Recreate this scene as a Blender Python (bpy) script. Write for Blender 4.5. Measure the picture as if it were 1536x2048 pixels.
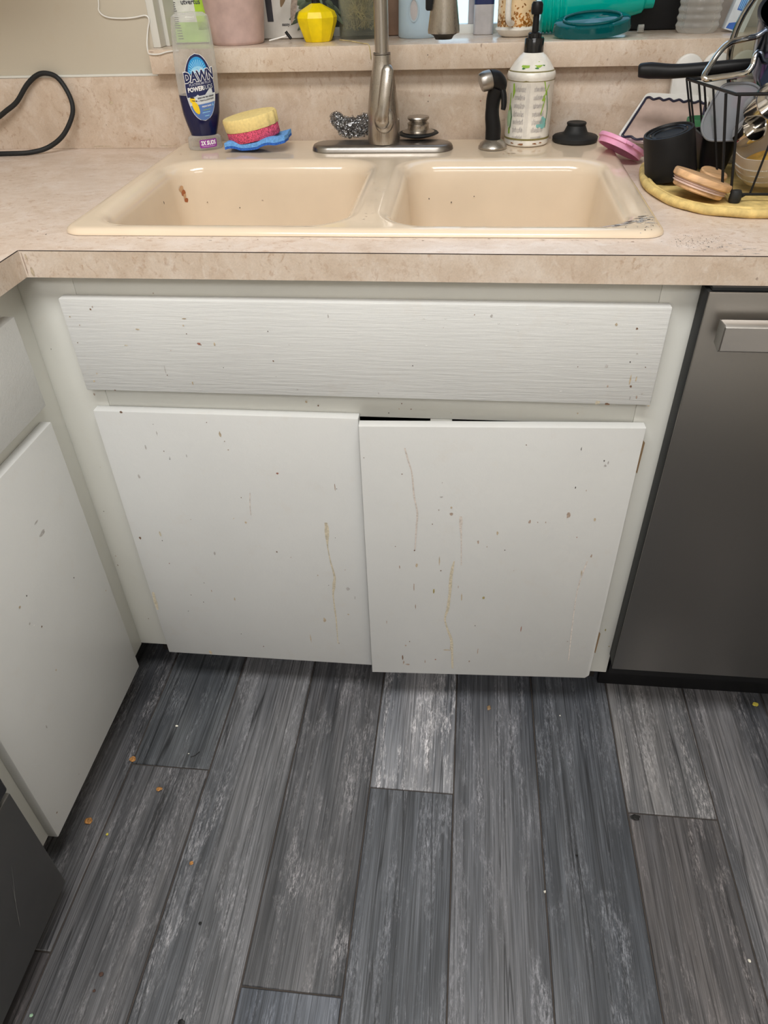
import bpy, bmesh, math, random
from mathutils import Vector, Matrix, Euler
random.seed(7)
sc = bpy.context.scene
for o in list(bpy.data.objects):
    bpy.data.objects.remove(o)
C = sc.collection
V = Vector

# ------------------------------------------------------------------ camera, world, lights, exposure
cam = bpy.data.cameras.new('camera')
cam.sensor_fit = 'VERTICAL'; cam.sensor_height = 36.0
cam.lens = 1434.857 / 2048 * 36.0
cam.clip_start = 0.02
co = bpy.data.objects.new('camera', cam); C.objects.link(co)
RT = V((0.99426612, 0.10362075, -0.02641268)); UP = V((-0.04311752, 0.61451291, 0.78772757)); FW = V((-0.09785586, 0.78207200, -0.61545724))
m = Matrix((RT, UP, -FW)).transposed().to_4x4(); m.translation = V((0.3997, -0.9455, 1.2189))
co.matrix_world = m
sc.camera = co

world = bpy.data.worlds.new('sky'); sc.world = world; world.use_nodes = True
wn = world.node_tree.nodes; wl = world.node_tree.links
bg = wn['Background']; bg.inputs['Strength'].default_value = 1.7
tcw = wn.new('ShaderNodeTexCoord'); sepw = wn.new('ShaderNodeSeparateXYZ'); rmpw = wn.new('ShaderNodeValToRGB')
wl.new(tcw.outputs['Generated'], sepw.inputs[0]); wl.new(sepw.outputs['Z'], rmpw.inputs['Fac']); wl.new(rmpw.outputs['Color'], bg.inputs['Color'])
rmpw.color_ramp.elements[0].position = 0.0; rmpw.color_ramp.elements[0].color = (0.62, 0.86, 0.92, 1)
rmpw.color_ramp.elements[1].position = 0.6; rmpw.color_ramp.elements[1].color = (0.45, 0.68, 1.0, 1)

def area(name, loc, rot, sx, sy, power, col):
    l = bpy.data.lights.new(name, 'AREA'); l.shape = 'RECTANGLE'; l.size = sx; l.size_y = sy; l.energy = power; l.color = col
    o = bpy.data.objects.new(name, l); C.objects.link(o); o.location = loc; o.rotation_euler = rot
    return o
area('kitchen_ceiling_lamp', (0.25, -0.80, 2.40), (0, 0, 0), 1.2, 0.5, 31.5, (1.0, 0.99, 0.96))
area('dining_ceiling_lamp', (0.40, -2.40, 2.40), (0, 0, 0), 1.6, 0.8, 34, (1.0, 0.98, 0.98))
area('added_low_fill', (0.60, -2.95, 0.70), (math.radians(90), 0, 0), 1.6, 1.3, 3.0, (0.97, 0.98, 1.0))  # added fill low behind the camera to lift the lower fronts; no door there
sc.view_settings.view_transform = 'Standard'; sc.view_settings.look = 'None'
sc.view_settings.gamma = 1.0; sc.view_settings.use_curve_mapping = False
sc.view_settings.exposure = -0.02
sc.cycles.max_bounces = 8; sc.cycles.transparent_max_bounces = 24
sc.cycles.caustics_reflective = False; sc.cycles.caustics_refractive = False
sc.cycles.sample_clamp_indirect = 4.0

# ------------------------------------------------------------------ materials
def _n(nt, t, **k):
    n = nt.nodes.new(t)
    for a, b in k.items():
        setattr(n, a, b)
    return n
def ramp(nt, fac, stops, interp='LINEAR'):
    r = _n(nt, 'ShaderNodeValToRGB'); r.color_ramp.interpolation = interp
    e = r.color_ramp.elements
    while len(e) < len(stops): e.new(0.5)
    for i, (p, c) in enumerate(stops):
        e[i].position = p; e[i].color = (c, c, c, 1) if isinstance(c, (int, float)) else (*c, 1)
    nt.links.new(fac, r.inputs['Fac'])
    return r.outputs['Color']
def noise(nt, vec, scale, detail=3, rough=.55, dist=0):
    n = _n(nt, 'ShaderNodeTexNoise'); n.inputs['Scale'].default_value = scale; n.inputs['Detail'].default_value = detail
    n.inputs['Roughness'].default_value = rough; n.inputs['Distortion'].default_value = dist
    nt.links.new(vec, n.inputs['Vector']); return n.outputs['Fac']
def mapping(nt, scale=(1, 1, 1), rot=(0, 0, 0), src=None, kind='Object'):
    if src is None:
        src = _n(nt, 'ShaderNodeTexCoord').outputs[kind]
    mp = _n(nt, 'ShaderNodeMapping'); mp.inputs['Scale'].default_value = scale; mp.inputs['Rotation'].default_value = rot
    nt.links.new(src, mp.inputs['Vector']); return mp.outputs['Vector']
def mix(nt, fac, a, b, mode='MIX'):
    x = _n(nt, 'ShaderNodeMix', data_type='RGBA', blend_type=mode)
    if isinstance(fac, (int, float)): x.inputs[0].default_value = fac
    else: nt.links.new(fac, x.inputs[0])
    for i, c in ((6, a), (7, b)):
        if isinstance(c, tuple): x.inputs[i].default_value = (*c, 1)
        else: nt.links.new(c, x.inputs[i])
    return x.outputs[2]
def bump(nt, bs, h, strength, dist=.001):
    b = _n(nt, 'ShaderNodeBump'); b.inputs['Strength'].default_value = strength; b.inputs['Distance'].default_value = dist
    nt.links.new(h, b.inputs['Height']); nt.links.new(b.outputs[0], bs.inputs['Normal'])
def new(name):
    m = bpy.data.materials.new(name); m.use_nodes = True
    return m, m.node_tree, m.node_tree.nodes['Principled BSDF']
def mat(name, col, rough=.5, metal=0, spec=.5, alpha=1, coat=0, var=.06, vs=40, st=(1, 1, 1), bmp=0, bs=300, trans=0, ior=1.45, aniso=0, emit=0, sheen=0):
    m, nt, b = new(name)
    v = mapping(nt, st)
    f = noise(nt, v, vs)
    c2 = tuple(max(0, x * (1 - 2 * var)) for x in col); c1 = tuple(min(1, x * (1 + 2 * var)) for x in col)
    nt.links.new(ramp(nt, f, [(.3, c2), (.7, c1)]), b.inputs['Base Color'])
    b.inputs['Roughness'].default_value = rough; b.inputs['Metallic'].default_value = metal
    b.inputs['Specular IOR Level'].default_value = spec; b.inputs['Alpha'].default_value = alpha
    b.inputs['Coat Weight'].default_value = coat; b.inputs['Transmission Weight'].default_value = trans
    b.inputs['IOR'].default_value = ior; b.inputs['Anisotropic'].default_value = aniso
    if bmp: bump(nt, b, noise(nt, v, bs, 2), bmp)
    return m
def clear(name, tint, rough=.05, body=.12, edge=.75):
    """thin clear plastic or glass: see-through face on, denser and shinier at the rim"""
    m, nt, b = new(name)
    out = nt.nodes['Material Output']
    b.inputs['Base Color'].default_value = (*tint, 1); b.inputs['Roughness'].default_value = rough
    tr = _n(nt, 'ShaderNodeBsdfTransparent'); tr.inputs[0].default_value = (*[.55 + .45 * t for t in tint], 1)
    lw = _n(nt, 'ShaderNodeLayerWeight'); lw.inputs['Blend'].default_value = .35
    nz = noise(nt, mapping(nt, (1, 1, 1)), 60)
    mr = _n(nt, 'ShaderNodeMapRange'); mr.inputs['To Min'].default_value = body; mr.inputs['To Max'].default_value = edge
    nt.links.new(lw.outputs['Facing'], mr.inputs['Value'])
    ad = _n(nt, 'ShaderNodeMath', operation='MULTIPLY_ADD'); ad.inputs[1].default_value = .06
    nt.links.new(nz, ad.inputs[0]); nt.links.new(mr.outputs[0], ad.inputs[2])
    ms = _n(nt, 'ShaderNodeMixShader')
    nt.links.new(ad.outputs[0], ms.inputs[0]); nt.links.new(tr.outputs[0], ms.inputs[1]); nt.links.new(b.outputs[0], ms.inputs[2])
    nt.links.new(ms.outputs[0], out.inputs['Surface'])
    return m

def laminate(name, st, rough=.42, tint=(1, 1, 1)):
    m, nt, b = new(name)
    v = mapping(nt, st)
    big = ramp(nt, noise(nt, v, 18, 5, .62, .8), [(.30, (.585, .462, .358)), (.5, (.66, .54, .435)), (.70, (.73, .63, .54))])
    fl = ramp(nt, noise(nt, v, 110, 4, .65, .5), [(.545, 0.0), (.655, .62)])
    patch = ramp(nt, noise(nt, mapping(nt, st, (.5, .2, .1)), 11, 3), [(.38, .25), (.62, 1.0)])
    c = mix(nt, mix(nt, 1.0, fl, patch, 'MULTIPLY'), big, (.44, .28, .18))
    pale = ramp(nt, noise(nt, mapping(nt, tuple(s * 1.3 for s in st), (.2, .1, .3)), 60, 3, .6, 1.0), [(.55, 0.0), (.74, .5)])
    c = mix(nt, pale, c, (.77, .69, .61))
    fine = ramp(nt, noise(nt, mapping(nt, (1, 1, 1)), 520, 2), [(.35, .93), (.6, 1.0)])
    c = mix(nt, 1.0, mix(nt, 1.0, c, fine, 'MULTIPLY'), tint, 'MULTIPLY')
    nt.links.new(c, b.inputs['Base Color'])
    b.inputs['Roughness'].default_value = rough
    bump(nt, b, noise(nt, mapping(nt, (1, 1, 1)), 600, 2), .10)
    return m

def paint(name, col, stroke=(1, 1, 1), sscale=60, strength=.25, orange=.15, rough=.38):
    m, nt, b = new(name)
    v = mapping(nt, stroke); o = mapping(nt)
    h1 = noise(nt, v, sscale, 4, .6, .3); h2 = noise(nt, o, 420, 2)
    ad = _n(nt, 'ShaderNodeMath', operation='MULTIPLY_ADD'); ad.inputs[1].default_value = orange
    nt.links.new(h2, ad.inputs[0]); nt.links.new(h1, ad.inputs[2])
    c = ramp(nt, noise(nt, o, 5, 4), [(.3, tuple(x * .95 for x in col)), (.7, col)])
    dirt = ramp(nt, noise(nt, o, 22, 5, .7), [(.58, 0.0), (.78, .28)])
    c = mix(nt, dirt, c, tuple(x * y for x, y in zip(col, (.92, .84, .76))))
    nt.links.new(c, b.inputs['Base Color'])
    b.inputs['Roughness'].default_value = rough
    bump(nt, b, ad.outputs[0], strength, .0012)
    return m
def plank_mat():
    m, nt, b = new('grey_wood_tile')
    oi = _n(nt, 'ShaderNodeObjectInfo')
    tc = _n(nt, 'ShaderNodeTexCoord')
    off = _n(nt, 'ShaderNodeVectorMath', operation='ADD'); sc_ = _n(nt, 'ShaderNodeVectorMath', operation='SCALE')
    cmb = _n(nt, 'ShaderNodeCombineXYZ')
    for i in range(3): nt.links.new(oi.outputs['Random'], cmb.inputs[i])
    nt.links.new(cmb.outputs[0], sc_.inputs[0]); sc_.inputs['Scale'].default_value = 37.0
    nt.links.new(tc.outputs['Object'], off.inputs[0]); nt.links.new(sc_.outputs[0], off.inputs[1])
    P = off.outputs[0]
    broad = noise(nt, mapping(nt, (9, 1.1, 1), src=P), 1.0, 4, .6, .7)
    grain = noise(nt, mapping(nt, (130, 2.6, 1), src=P), 1.0, 5, .65, 1.1)
    fine = noise(nt, mapping(nt, (520, 7, 1), src=P), 1.0, 4, .65, .35)
    chalk = noise(nt, mapping(nt, (30, 5, 1), src=P), 1.0, 6, .72, .6)
    flecks = noise(nt, mapping(nt, (460, 75, 1), src=P), 1.0, 5, .8, .2)
    c = ramp(nt, broad, [(.32, (.055, .058, .063)), (.5, (.110, .110, .113)), (.68, (.172, .167, .165))])
    g = ramp(nt, grain, [(.34, .56), (.5, .97), (.66, 1.30)])
    c = mix(nt, 1.0, c, g, 'MULTIPLY')
    f = ramp(nt, fine, [(.36, .62), (.62, 1.26)])
    c = mix(nt, 1.0, c, f, 'MULTIPLY')
    ck = ramp(nt, chalk, [(.49, 0.0), (.68, .95)])
    fk = ramp(nt, flecks, [(.47, .02), (.60, 1.0)])
    mm = mix(nt, 1.0, ck, fk, 'MULTIPLY')
    c = mix(nt, mm, c, (.40, .385, .385))
    crack = ramp(nt, noise(nt, mapping(nt, (17, .42, 1), src=P), 1.0, 3, .5, .45), [(.488, 0.0), (.497, .92), (.506, 0.0)])
    c = mix(nt, crack, c, (.014, .014, .015))
    c = mix(nt, 1.0, c, oi.outputs['Color'], 'MULTIPLY')
    nt.links.new(c, b.inputs['Base Color'])
    r = ramp(nt, chalk, [(.3, .42), (.7, .6)]); nt.links.new(r, b.inputs['Roughness'])
    bump(nt, b, grain, .35, .0012)
    return m
def steel(name, col, rough=.3, st=(1, 1, 400), aniso=.5, relief=.012):
    m, nt, b = new(name)
    v = mapping(nt, st)
    f = noise(nt, v, 3, 3)
    nt.links.new(ramp(nt, f, [(.3, tuple(x * (.975 if relief else .985) for x in col)), (.7, col)]), b.inputs['Base Color'])
    b.inputs['Metallic'].default_value = 1; b.inputs['Anisotropic'].default_value = aniso
    nt.links.new(ramp(nt, f, [(.3, rough * (.85 if relief else .985)), (.7, rough * (1.15 if relief else 1.015))]), b.inputs['Roughness'])
    if relief: bump(nt, b, f, relief, .0003)
    return m
M = {}
M['plank'] = plank_mat()
M['grout'] = mat('grout', (.062, .052, .046), .9, bmp=.4)
M['lam_top'] = laminate('cream_laminate_top', (.7, 1, 1), .34, (1.06, 1.07, 1.13))  # tint whitens the top's colour in place of its cool sheen
M['lam_ledge'] = laminate('cream_laminate_ledge', (1, 1, .75), .2)
M['lam_front'] = laminate('cream_laminate_front', (1.0, 1.0, .75))
M['seam'] = mat('dark_seam', (.05, .035, .03), .8)
M['white_door'] = paint('white_door_paint', (.685, .69, .68), (1, 1, 1), 90, .22, .3)
M['white_drawer'] = paint('white_brushed_paint', (.70, .705, .695), (3.5, 60, 60), 4.5, .5, .06)
M['white_frame'] = paint('white_frame_paint', (.70, .70, .655), (1, 1, 1), 40, .12, .12)
M['wall'] = paint('wall_paint', (.545, .495, .405), (1, 1, 1), 60, .10, .15, .5)
M['ceil'] = paint('ceiling_paint', (.78, .77, .74), (1, 1, 1), 60, .2, .3, .7)
M['dark_in'] = mat('dark_inside', (.012, .010, .009), .9)
M['kick'] = mat('dark_kick_board', (.022, .018, .016), .7)
M['sink'] = mat('cream_enamel', (.745, .615, .47), .16, coat=.35, var=.02, vs=9)
M['dw'] = steel('dark_stainless', (.285, .27, .252), .35, (260, 260, 1.0), .3, 0)
M['dw_handle'] = steel('brushed_steel', (.74, .71, .68), .46, (3, 300, 300), .5)
M['range'] = steel('black_stainless', (.235, .23, .222), .42, (60, 3, 3), .3)
M['black'] = mat('black_plastic', (.009, .009, .010), .45, spec=.28)
M['blackrub'] = mat('black_rubber', (.017, .018, .019), .55, spec=.35, bmp=.1)
M['blackgloss'] = mat('black_gloss', (.010, .010, .011), .14)
M['nickel'] = steel('brushed_nickel', (.46, .425, .385), .30, (500, 500, 8), .4)
M['nickel_d'] = steel('dull_nickel', (.36, .335, .31), .34, (30, 30, 30), 0)
M['chrome'] = mat('chrome', (.72, .70, .67), .10, 1)
M['wool'] = mat('steel_wool', (.42, .42, .43), .3, 1)
M['screen'] = mat('insect_screen', (.028, .032, .028), .8, vs=900, var=.3)
M['niche'] = mat('niche_panel', (.30, .275, .255), .7)
M['yfoam'] = mat('yellow_foam', (.88, .70, .30), .9, var=.04, vs=200, bmp=.5, bs=700)
M['pfoam'] = mat('pink_scrub', (.70, .085, .16), .9, var=.35, vs=420, bmp=1.0, bs=420)
M['bfoam'] = mat('blue_sponge', (.15, .39, .82), .9, var=.12, vs=300, bmp=.9, bs=500)
M['bscrub'] = mat('dark_blue_scrub', (.03, .13, .52), .9, var=.2, vs=500, bmp=.8, bs=700)
M['white'] = mat('white_plastic', (.78, .77, .74), .3, var=.02)
M['white_m'] = mat('white_matt', (.72, .70, .66), .6, var=.03)
M['navy_liq'] = mat('navy_liquid', (.008, .010, .055), .12, var=.02)
M['clear'] = clear('clear_plastic', (.80, .80, .78))
M['milky'] = clear('milky_plastic', (.62, .55, .47), .2, .42, .85)
M['clear2'] = clear('ribbed_clear', (.75, .74, .71), .08, .10, .7)
M['frost'] = clear('frosted_plastic', (.34, .36, .40), .3, .50, .85)
M['glass'] = clear('window_glass', (.95, .98, 1.0), .02, .03, .3)
M['glassj'] = clear('jar_glass', (.62, .65, .56), .04, .035, .6)
M['teal'] = clear('teal_plastic', (.0, .54, .46), .08, .66, .95)  # brightened colour stands in for window light passing through the bottle
M['teal2'] = clear('dark_teal_plastic', (.0, .105, .115), .10, .72, .95)
M['cupblue'] = clear('pale_blue_plastic', (.58, .72, .82), .25, .60, .9)
def flat(name, c, r=.45, **k): M[name] = mat(name, c, r, **k)
flat('navy', (.012, .018, .085)); flat('sunblue', (.02, .30, .68)); flat('skyblue', (.30, .62, .86)); flat('labelgrey', (.60, .64, .68)); flat('labelblue', (.10, .20, .50))
flat('print_w', (.85, .85, .86)); flat('print_g', (.45, .46, .55)); flat('print_k', (.05, .05, .06)); flat('duck', (.90, .62, .02)); flat('duckdark', (.05, .03, .02)); flat('duckpale', (.80, .70, .5))
flat('purple', (.27, .035, .30)); flat('stave', (.42, .40, .41)); flat('leafgreen', (.30, .48, .06)); flat('leafdark', (.05, .17, .05)); flat('palemint', (.45, .66, .42)); flat('tealprint', (.22, .52, .50)); flat('olive', (.22, .19, .07)); flat('bottle_w', (.80, .775, .72), .25, coat=.3)
flat('rust', (.28, .13, .06)); flat('yellow', (.88, .66, .0), .4); flat('pinkpot', (.52, .375, .345), .5); flat('lime', (.42, .66, .03)); flat('bagwhite', (.72, .72, .66)); flat('baggreen', (.36, .55, .16)); flat('pinkred', (.62, .05, .12)); flat('leafy', (.27, .34, .26), .6, var=.2); flat('greenleaf', (.03, .16, .03)); flat('straw', (.50, .40, .20), .8, var=.25); flat('brown', (.20, .12, .08)); flat('greybox', (.44, .42, .43)); flat('navycap', (.015, .025, .10)); flat('mugwhite', (.80, .78, .73), .2, coat=.3); flat('mugcream', (.78, .58, .34), .3); flat('coffee', (.36, .14, .02), .3, var=.3, vs=90); flat('coffeered', (.40, .09, .05), .3)
flat('boxwhite', (.62, .68, .74)); flat('boxblue', (.05, .14, .48)); flat('pinklid', (.80, .36, .56), .35); flat('traybeige', (.50, .38, .33), .35); flat('trayrim', (.02, .02, .045), .4); flat('wood', (.62, .38, .20), .5, var=.15, vs=12, st=(1, 8, 8)); flat('woodring', (.66, .50, .44), .4); flat('mat_y', (.70, .52, .20), .75, var=.12, vs=60, bmp=.5, bs=900); flat('red', (.55, .02, .05), .35); flat('greencup', (.07, .26, .12), .4); flat('orange', (.72, .44, .10), .5, var=.2); flat('bluesteel', (.09, .12, .19), .12, metal=1); flat('potsteel', (.30, .29, .28), .10, metal=1)
flat('leafbrown', (.30, .20, .11), .7); flat('crumb_o', (.42, .20, .06), .8, var=.3, vs=300); flat('crumb_w', (.85, .82, .72), .6); flat('crumb_y', (.72, .62, .10), .7); flat('crumb_k', (.01, .01, .01), .6); flat('crumb_b', (.07, .035, .025), .7); flat('crumb_g', (.35, .55, .38), .6)
flat('range_scratch', (.20, .20, .195), .5)
flat('splash_red', (.40, .13, .05), .4)
flat('splash_tan', (.60, .36, .20), .4)
GR = {'b': (.20, .12, .08), 't': (.52, .43, .31), 'k': (.075, .065, .06), 'g': (.47, .45, .435), 'r': (.34, .15, .11), 'y': (.60, .54, .42), 'p': (.655, .60, .555), 'm': (.43, .335, .275), 'o': (.36, .30, .13), 'w': (.82, .82, .80)}
for k, c in GR.items(): flat('grime_' + k, c, .5, var=.12, vs=250)

# ------------------------------------------------------------------ builders
BASE = {}
def finish(bm, me, angle=38):
    bmesh.ops.recalc_face_normals(bm, faces=bm.faces)
    for f in bm.faces: f.smooth = True
    bm.to_mesh(me); bm.free()
    me.set_sharp_from_angle(angle=math.radians(angle))
def thing(name, label, cat, loc, group=None):
    o = bpy.data.objects.new(name, None); C.objects.link(o); o.location = loc; o.empty_display_size = .02
    o['label'] = label; o['category'] = cat
    if group: o['group'] = group
    BASE[o.name] = V(loc); return o
def part(name, bm, mt, parent, label=None, kind=None, angle=38):
    """a child mesh; its shape is written in world metres"""
    base = BASE[parent.name]
    bmesh.ops.translate(bm, verts=bm.verts, vec=-base)
    me = bpy.data.meshes.new(name)
    finish(bm, me, angle); me.materials.append(M[mt] if isinstance(mt, str) else mt)
    o = bpy.data.objects.new(name, me); C.objects.link(o); o.parent = parent
    BASE[o.name] = base
    if label: o['label'] = label
    if kind: o['kind'] = kind
    return o
def solo(name, bm, mt, loc, label=None, cat=None, kind=None, group=None, angle=38):
    bmesh.ops.translate(bm, verts=bm.verts, vec=-V(loc))
    me = bpy.data.meshes.new(name); finish(bm, me, angle); me.materials.append(M[mt] if isinstance(mt, str) else mt)
    o = bpy.data.objects.new(name, me); C.objects.link(o); o.location = loc
    BASE[o.name] = V(loc)
    for k, v in (('label', label), ('category', cat), ('kind', kind), ('group', group)):
        if v: o[k] = v
    return o
def B(): return bmesh.new()
def box(bm, x0, x1, y0, y1, z0, z1, bev=0, seg=2, mtx=None):
    r = bmesh.ops.create_cube(bm, size=1)['verts']
    for v in r: v.co = V(((x0 + x1) / 2 + v.co.x * (x1 - x0), (y0 + y1) / 2 + v.co.y * (y1 - y0), (z0 + z1) / 2 + v.co.z * (z1 - z0)))
    if bev:
        es = list({e for v in r for e in v.link_edges})
        g = bmesh.ops.bevel(bm, geom=es, offset=bev, segments=seg, affect='EDGES', profile=.5)
        r = list({v for f in g['faces'] for v in f.verts} | {v for v in r if v.is_valid})
    if mtx:
        vs = r if not bev else [v for v in bm.verts if v.index == -1 or v in set(r)]
        bmesh.ops.transform(bm, matrix=mtx, verts=vs)
    return bm
def lathe(bm, prof, c=(0, 0, 0), seg=40, sx=1, sy=1, mtx=None, fn=None):
    """turned solid from (radius, height) pairs; closed at the ends where the radius is 0"""
    rings = []
    c = V(c)
    for r, z in prof:
        if r < 1e-6:
            rings.append([bm.verts.new((0, 0, z))])
        else:
            ring = []
            for i in range(seg):
                a = 2 * math.pi * i / seg; k = fn(a, z) if fn else 1
                ring.append(bm.verts.new((r * k * sx * math.cos(a), r * k * sy * math.sin(a), z)))
            rings.append(ring)
    for a, b in zip(rings, rings[1:]):
        for i in range(seg):
            j = (i + 1) % seg
            q = [a[i % len(a)], a[j % len(a)], b[j % len(b)], b[i % len(b)]]
            q = list(dict.fromkeys(q))
            if len(q) > 2: bm.faces.new(q)
    vs = [v for r in rings for v in r]
    mt = Matrix.Translation(c) @ (mtx if mtx else Matrix.Identity(4))
    bmesh.ops.transform(bm, matrix=mt, verts=vs)
    return bm
def crv(pts, n=8, closed=False):
    P = [V(p) for p in pts]; out = []
    N = len(P); rng = range(N if closed else N - 1)
    for i in rng:
        if closed: a, b, c, d = P[(i - 1) % N], P[i], P[(i + 1) % N], P[(i + 2) % N]
        else: a, b, c, d = P[max(i - 1, 0)], P[i], P[i + 1], P[min(i + 2, N - 1)]
        for k in range(n):
            t = k / n
            out.append(.5 * ((2 * b) + (c - a) * t + (2 * a - 5 * b + 4 * c - d) * t * t + (3 * b - a - 3 * c + d) * t ** 3))
    if not closed: out.append(P[-1])
    return out
def tube(bm, pts, r, seg=10, closed=False, flat_=1.0, up=None):
    P = [V(p) for p in pts]; n = len(P)
    R = r if isinstance(r, (list, tuple)) else [r] * n
    if len(R) != n:
        k = len(R) - 1; R = [R[min(int(i / (n - 1) * k), k - 1)] * (1 - (i / (n - 1) * k - min(int(i / (n - 1) * k), k - 1))) + R[min(int(i / (n - 1) * k), k - 1) + 1] * (i / (n - 1) * k - min(int(i / (n - 1) * k), k - 1)) for i in range(n)]
    rings = []; nrm = None
    for i in range(n):
        t = (P[(i + 1) % n] - P[i - 1]) if closed else (P[min(i + 1, n - 1)] - P[max(i - 1, 0)])
        t.normalize()
        if nrm is None:
            nrm = V(up) if up else (V((0, 0, 1)) if abs(t.z) < .9 else V((1, 0, 0)))
        nrm = (nrm - t * nrm.dot(t)).normalized(); bi = t.cross(nrm)
        rings.append([bm.verts.new(P[i] + (nrm * math.cos(a) * flat_ + bi * math.sin(a)) * R[i]) for a in (2 * math.pi * k / seg for k in range(seg))])
    for i in range(n if closed else n - 1):
        a, b = rings[i], rings[(i + 1) % n]
        for k in range(seg): bm.faces.new((a[k], a[(k + 1) % seg], b[(k + 1) % seg], b[k]))
    if not closed:
        bm.faces.new(rings[0]); bm.faces.new(rings[-1])
    return bm
def prism(bm, pts, d0, d1, f, bev=0):
    """outline pts (a, b) pushed from depth d0 to d1; f(a, b, d) gives the point"""
    lo = [bm.verts.new(f(a, b, d0)) for a, b in pts]; hi = [bm.verts.new(f(a, b, d1)) for a, b in pts]
    n = len(pts); fs = [bm.faces.new(lo), bm.faces.new(hi)]
    for i in range(n): fs.append(bm.faces.new((lo[i], lo[(i + 1) % n], hi[(i + 1) % n], hi[i])))
    if bev:
        es = list(set(fs[0].edges) | set(fs[1].edges))
        bmesh.ops.bevel(bm, geom=es, offset=bev, segments=2, affect='EDGES', profile=.5)
    return bm
def rrect(x0, x1, y0, y1, r, n=5):
    o = []
    for cx, cy, a0 in ((x1 - r, y1 - r, 0), (x0 + r, y1 - r, 90), (x0 + r, y0 + r, 180), (x1 - r, y0 + r, 270)):
        for k in range(n + 1):
            a = math.radians(a0 + 90 * k / n); o.append((cx + r * math.cos(a), cy + r * math.sin(a)))
    return o
def sheet(polys, f, cuts=0, tri=True):
    """thin print: 2D outlines mapped on to a surface by f(a, b)"""
    bm = B()
    for P in polys:
        bm.faces.new([bm.verts.new((a, b, 0)) for a, b in P])
    if cuts:
        bmesh.ops.triangulate(bm, faces=bm.faces)
        for _ in range(cuts): bmesh.ops.subdivide_edges(bm, edges=bm.edges, cuts=1, use_grid_fill=True); bmesh.ops.triangulate(bm, faces=bm.faces)
    for v in bm.verts: v.co = f(v.co.x, v.co.y)
    return bm
def text_bm(s, size, f, bold=0, align='CENTER', sx=1.0, shear=0):
    cu = bpy.data.curves.new('t', 'FONT'); cu.body = s; cu.size = size; cu.offset = bold; cu.align_x = align; cu.align_y = 'CENTER'; cu.resolution_u = 2; cu.shear = shear
    o = bpy.data.objects.new('t', cu); me = bpy.data.meshes.new_from_object(o)
    bm = B(); bm.from_mesh(me)
    bmesh.ops.triangulate(bm, faces=bm.faces)
    for v in bm.verts: v.co = f(v.co.x * sx, v.co.y)
    bpy.data.objects.remove(o); bpy.data.curves.remove(cu); bpy.data.meshes.remove(me)
    return bm
def blob(a, b, w, h, n=9, jit=.28, rot=0):
    o = []
    for i in range(n):
        t = 2 * math.pi * i / n; r = 1 + random.uniform(-jit, jit)
        x, y = w / 2 * r * math.cos(t), h / 2 * r * math.sin(t)
        o.append((a + x * math.cos(rot) - y * math.sin(rot), b + x * math.sin(rot) + y * math.cos(rot)))
    return o
def merge(bm, other):
    me = bpy.data.meshes.new('x'); other.to_mesh(me); other.free(); bm.from_mesh(me); bpy.data.meshes.remove(me); return bm
def rotm(loc, e): return Matrix.Translation(V(loc)) @ Euler(e).to_matrix().to_4x4()
def cells(bm, xs, ys, solid, f, d0, d1):
    """slab on a grid; solid(i, j) says which cells are filled"""
    cache = {}
    def vt(i, j, d):
        k = (i, j, d)
        if k not in cache: cache[k] = bm.verts.new(f(xs[i], ys[j], (d0, d1)[d]))
        return cache[k]
    nx, ny = len(xs) - 1, len(ys) - 1
    S = lambda i, j: 0 <= i < nx and 0 <= j < ny and solid(i, j)
    for i in range(nx):
        for j in range(ny):
            if not S(i, j): continue
            for d in (0, 1): bm.faces.new([vt(i, j, d), vt(i + 1, j, d), vt(i + 1, j + 1, d), vt(i, j + 1, d)])
            for (di, dj, a, b) in ((-1, 0, (i, j), (i, j + 1)), (1, 0, (i + 1, j), (i + 1, j + 1)), (0, -1, (i, j), (i + 1, j)), (0, 1, (i, j + 1), (i + 1, j + 1))):
                if not S(i + di, j + dj): bm.faces.new([vt(*a, 0), vt(*b, 0), vt(*b, 1), vt(*a, 1)])
    return bm
def grime(parent, data, f, name='grime'):
    by = {}
    for a, b, w, h, c in data: by.setdefault(c, []).append(blob(a / 1000, b / 1000, w / 1150, h / 1150))
    for c, P in by.items():
        part(name, sheet(P, f), 'grime_' + c, parent, kind='stuff')
def drips(parent, data, f):
    for c, pts in data:
        L = crv([(a / 1000, b / 1000, w / 1000) for a, b, w in pts], 4)
        l = [(p.x - p.z / 2 * random.uniform(.8, 1.15), p.y) for p in L]; r = [(p.x + p.z / 2 * random.uniform(.8, 1.15), p.y) for p in L]
        quads = [[l[i], l[i + 1], r[i + 1], r[i]] for i in range(len(L) - 1)]
        part('drip', sheet(quads, f), 'grime_' + c, parent)

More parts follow.
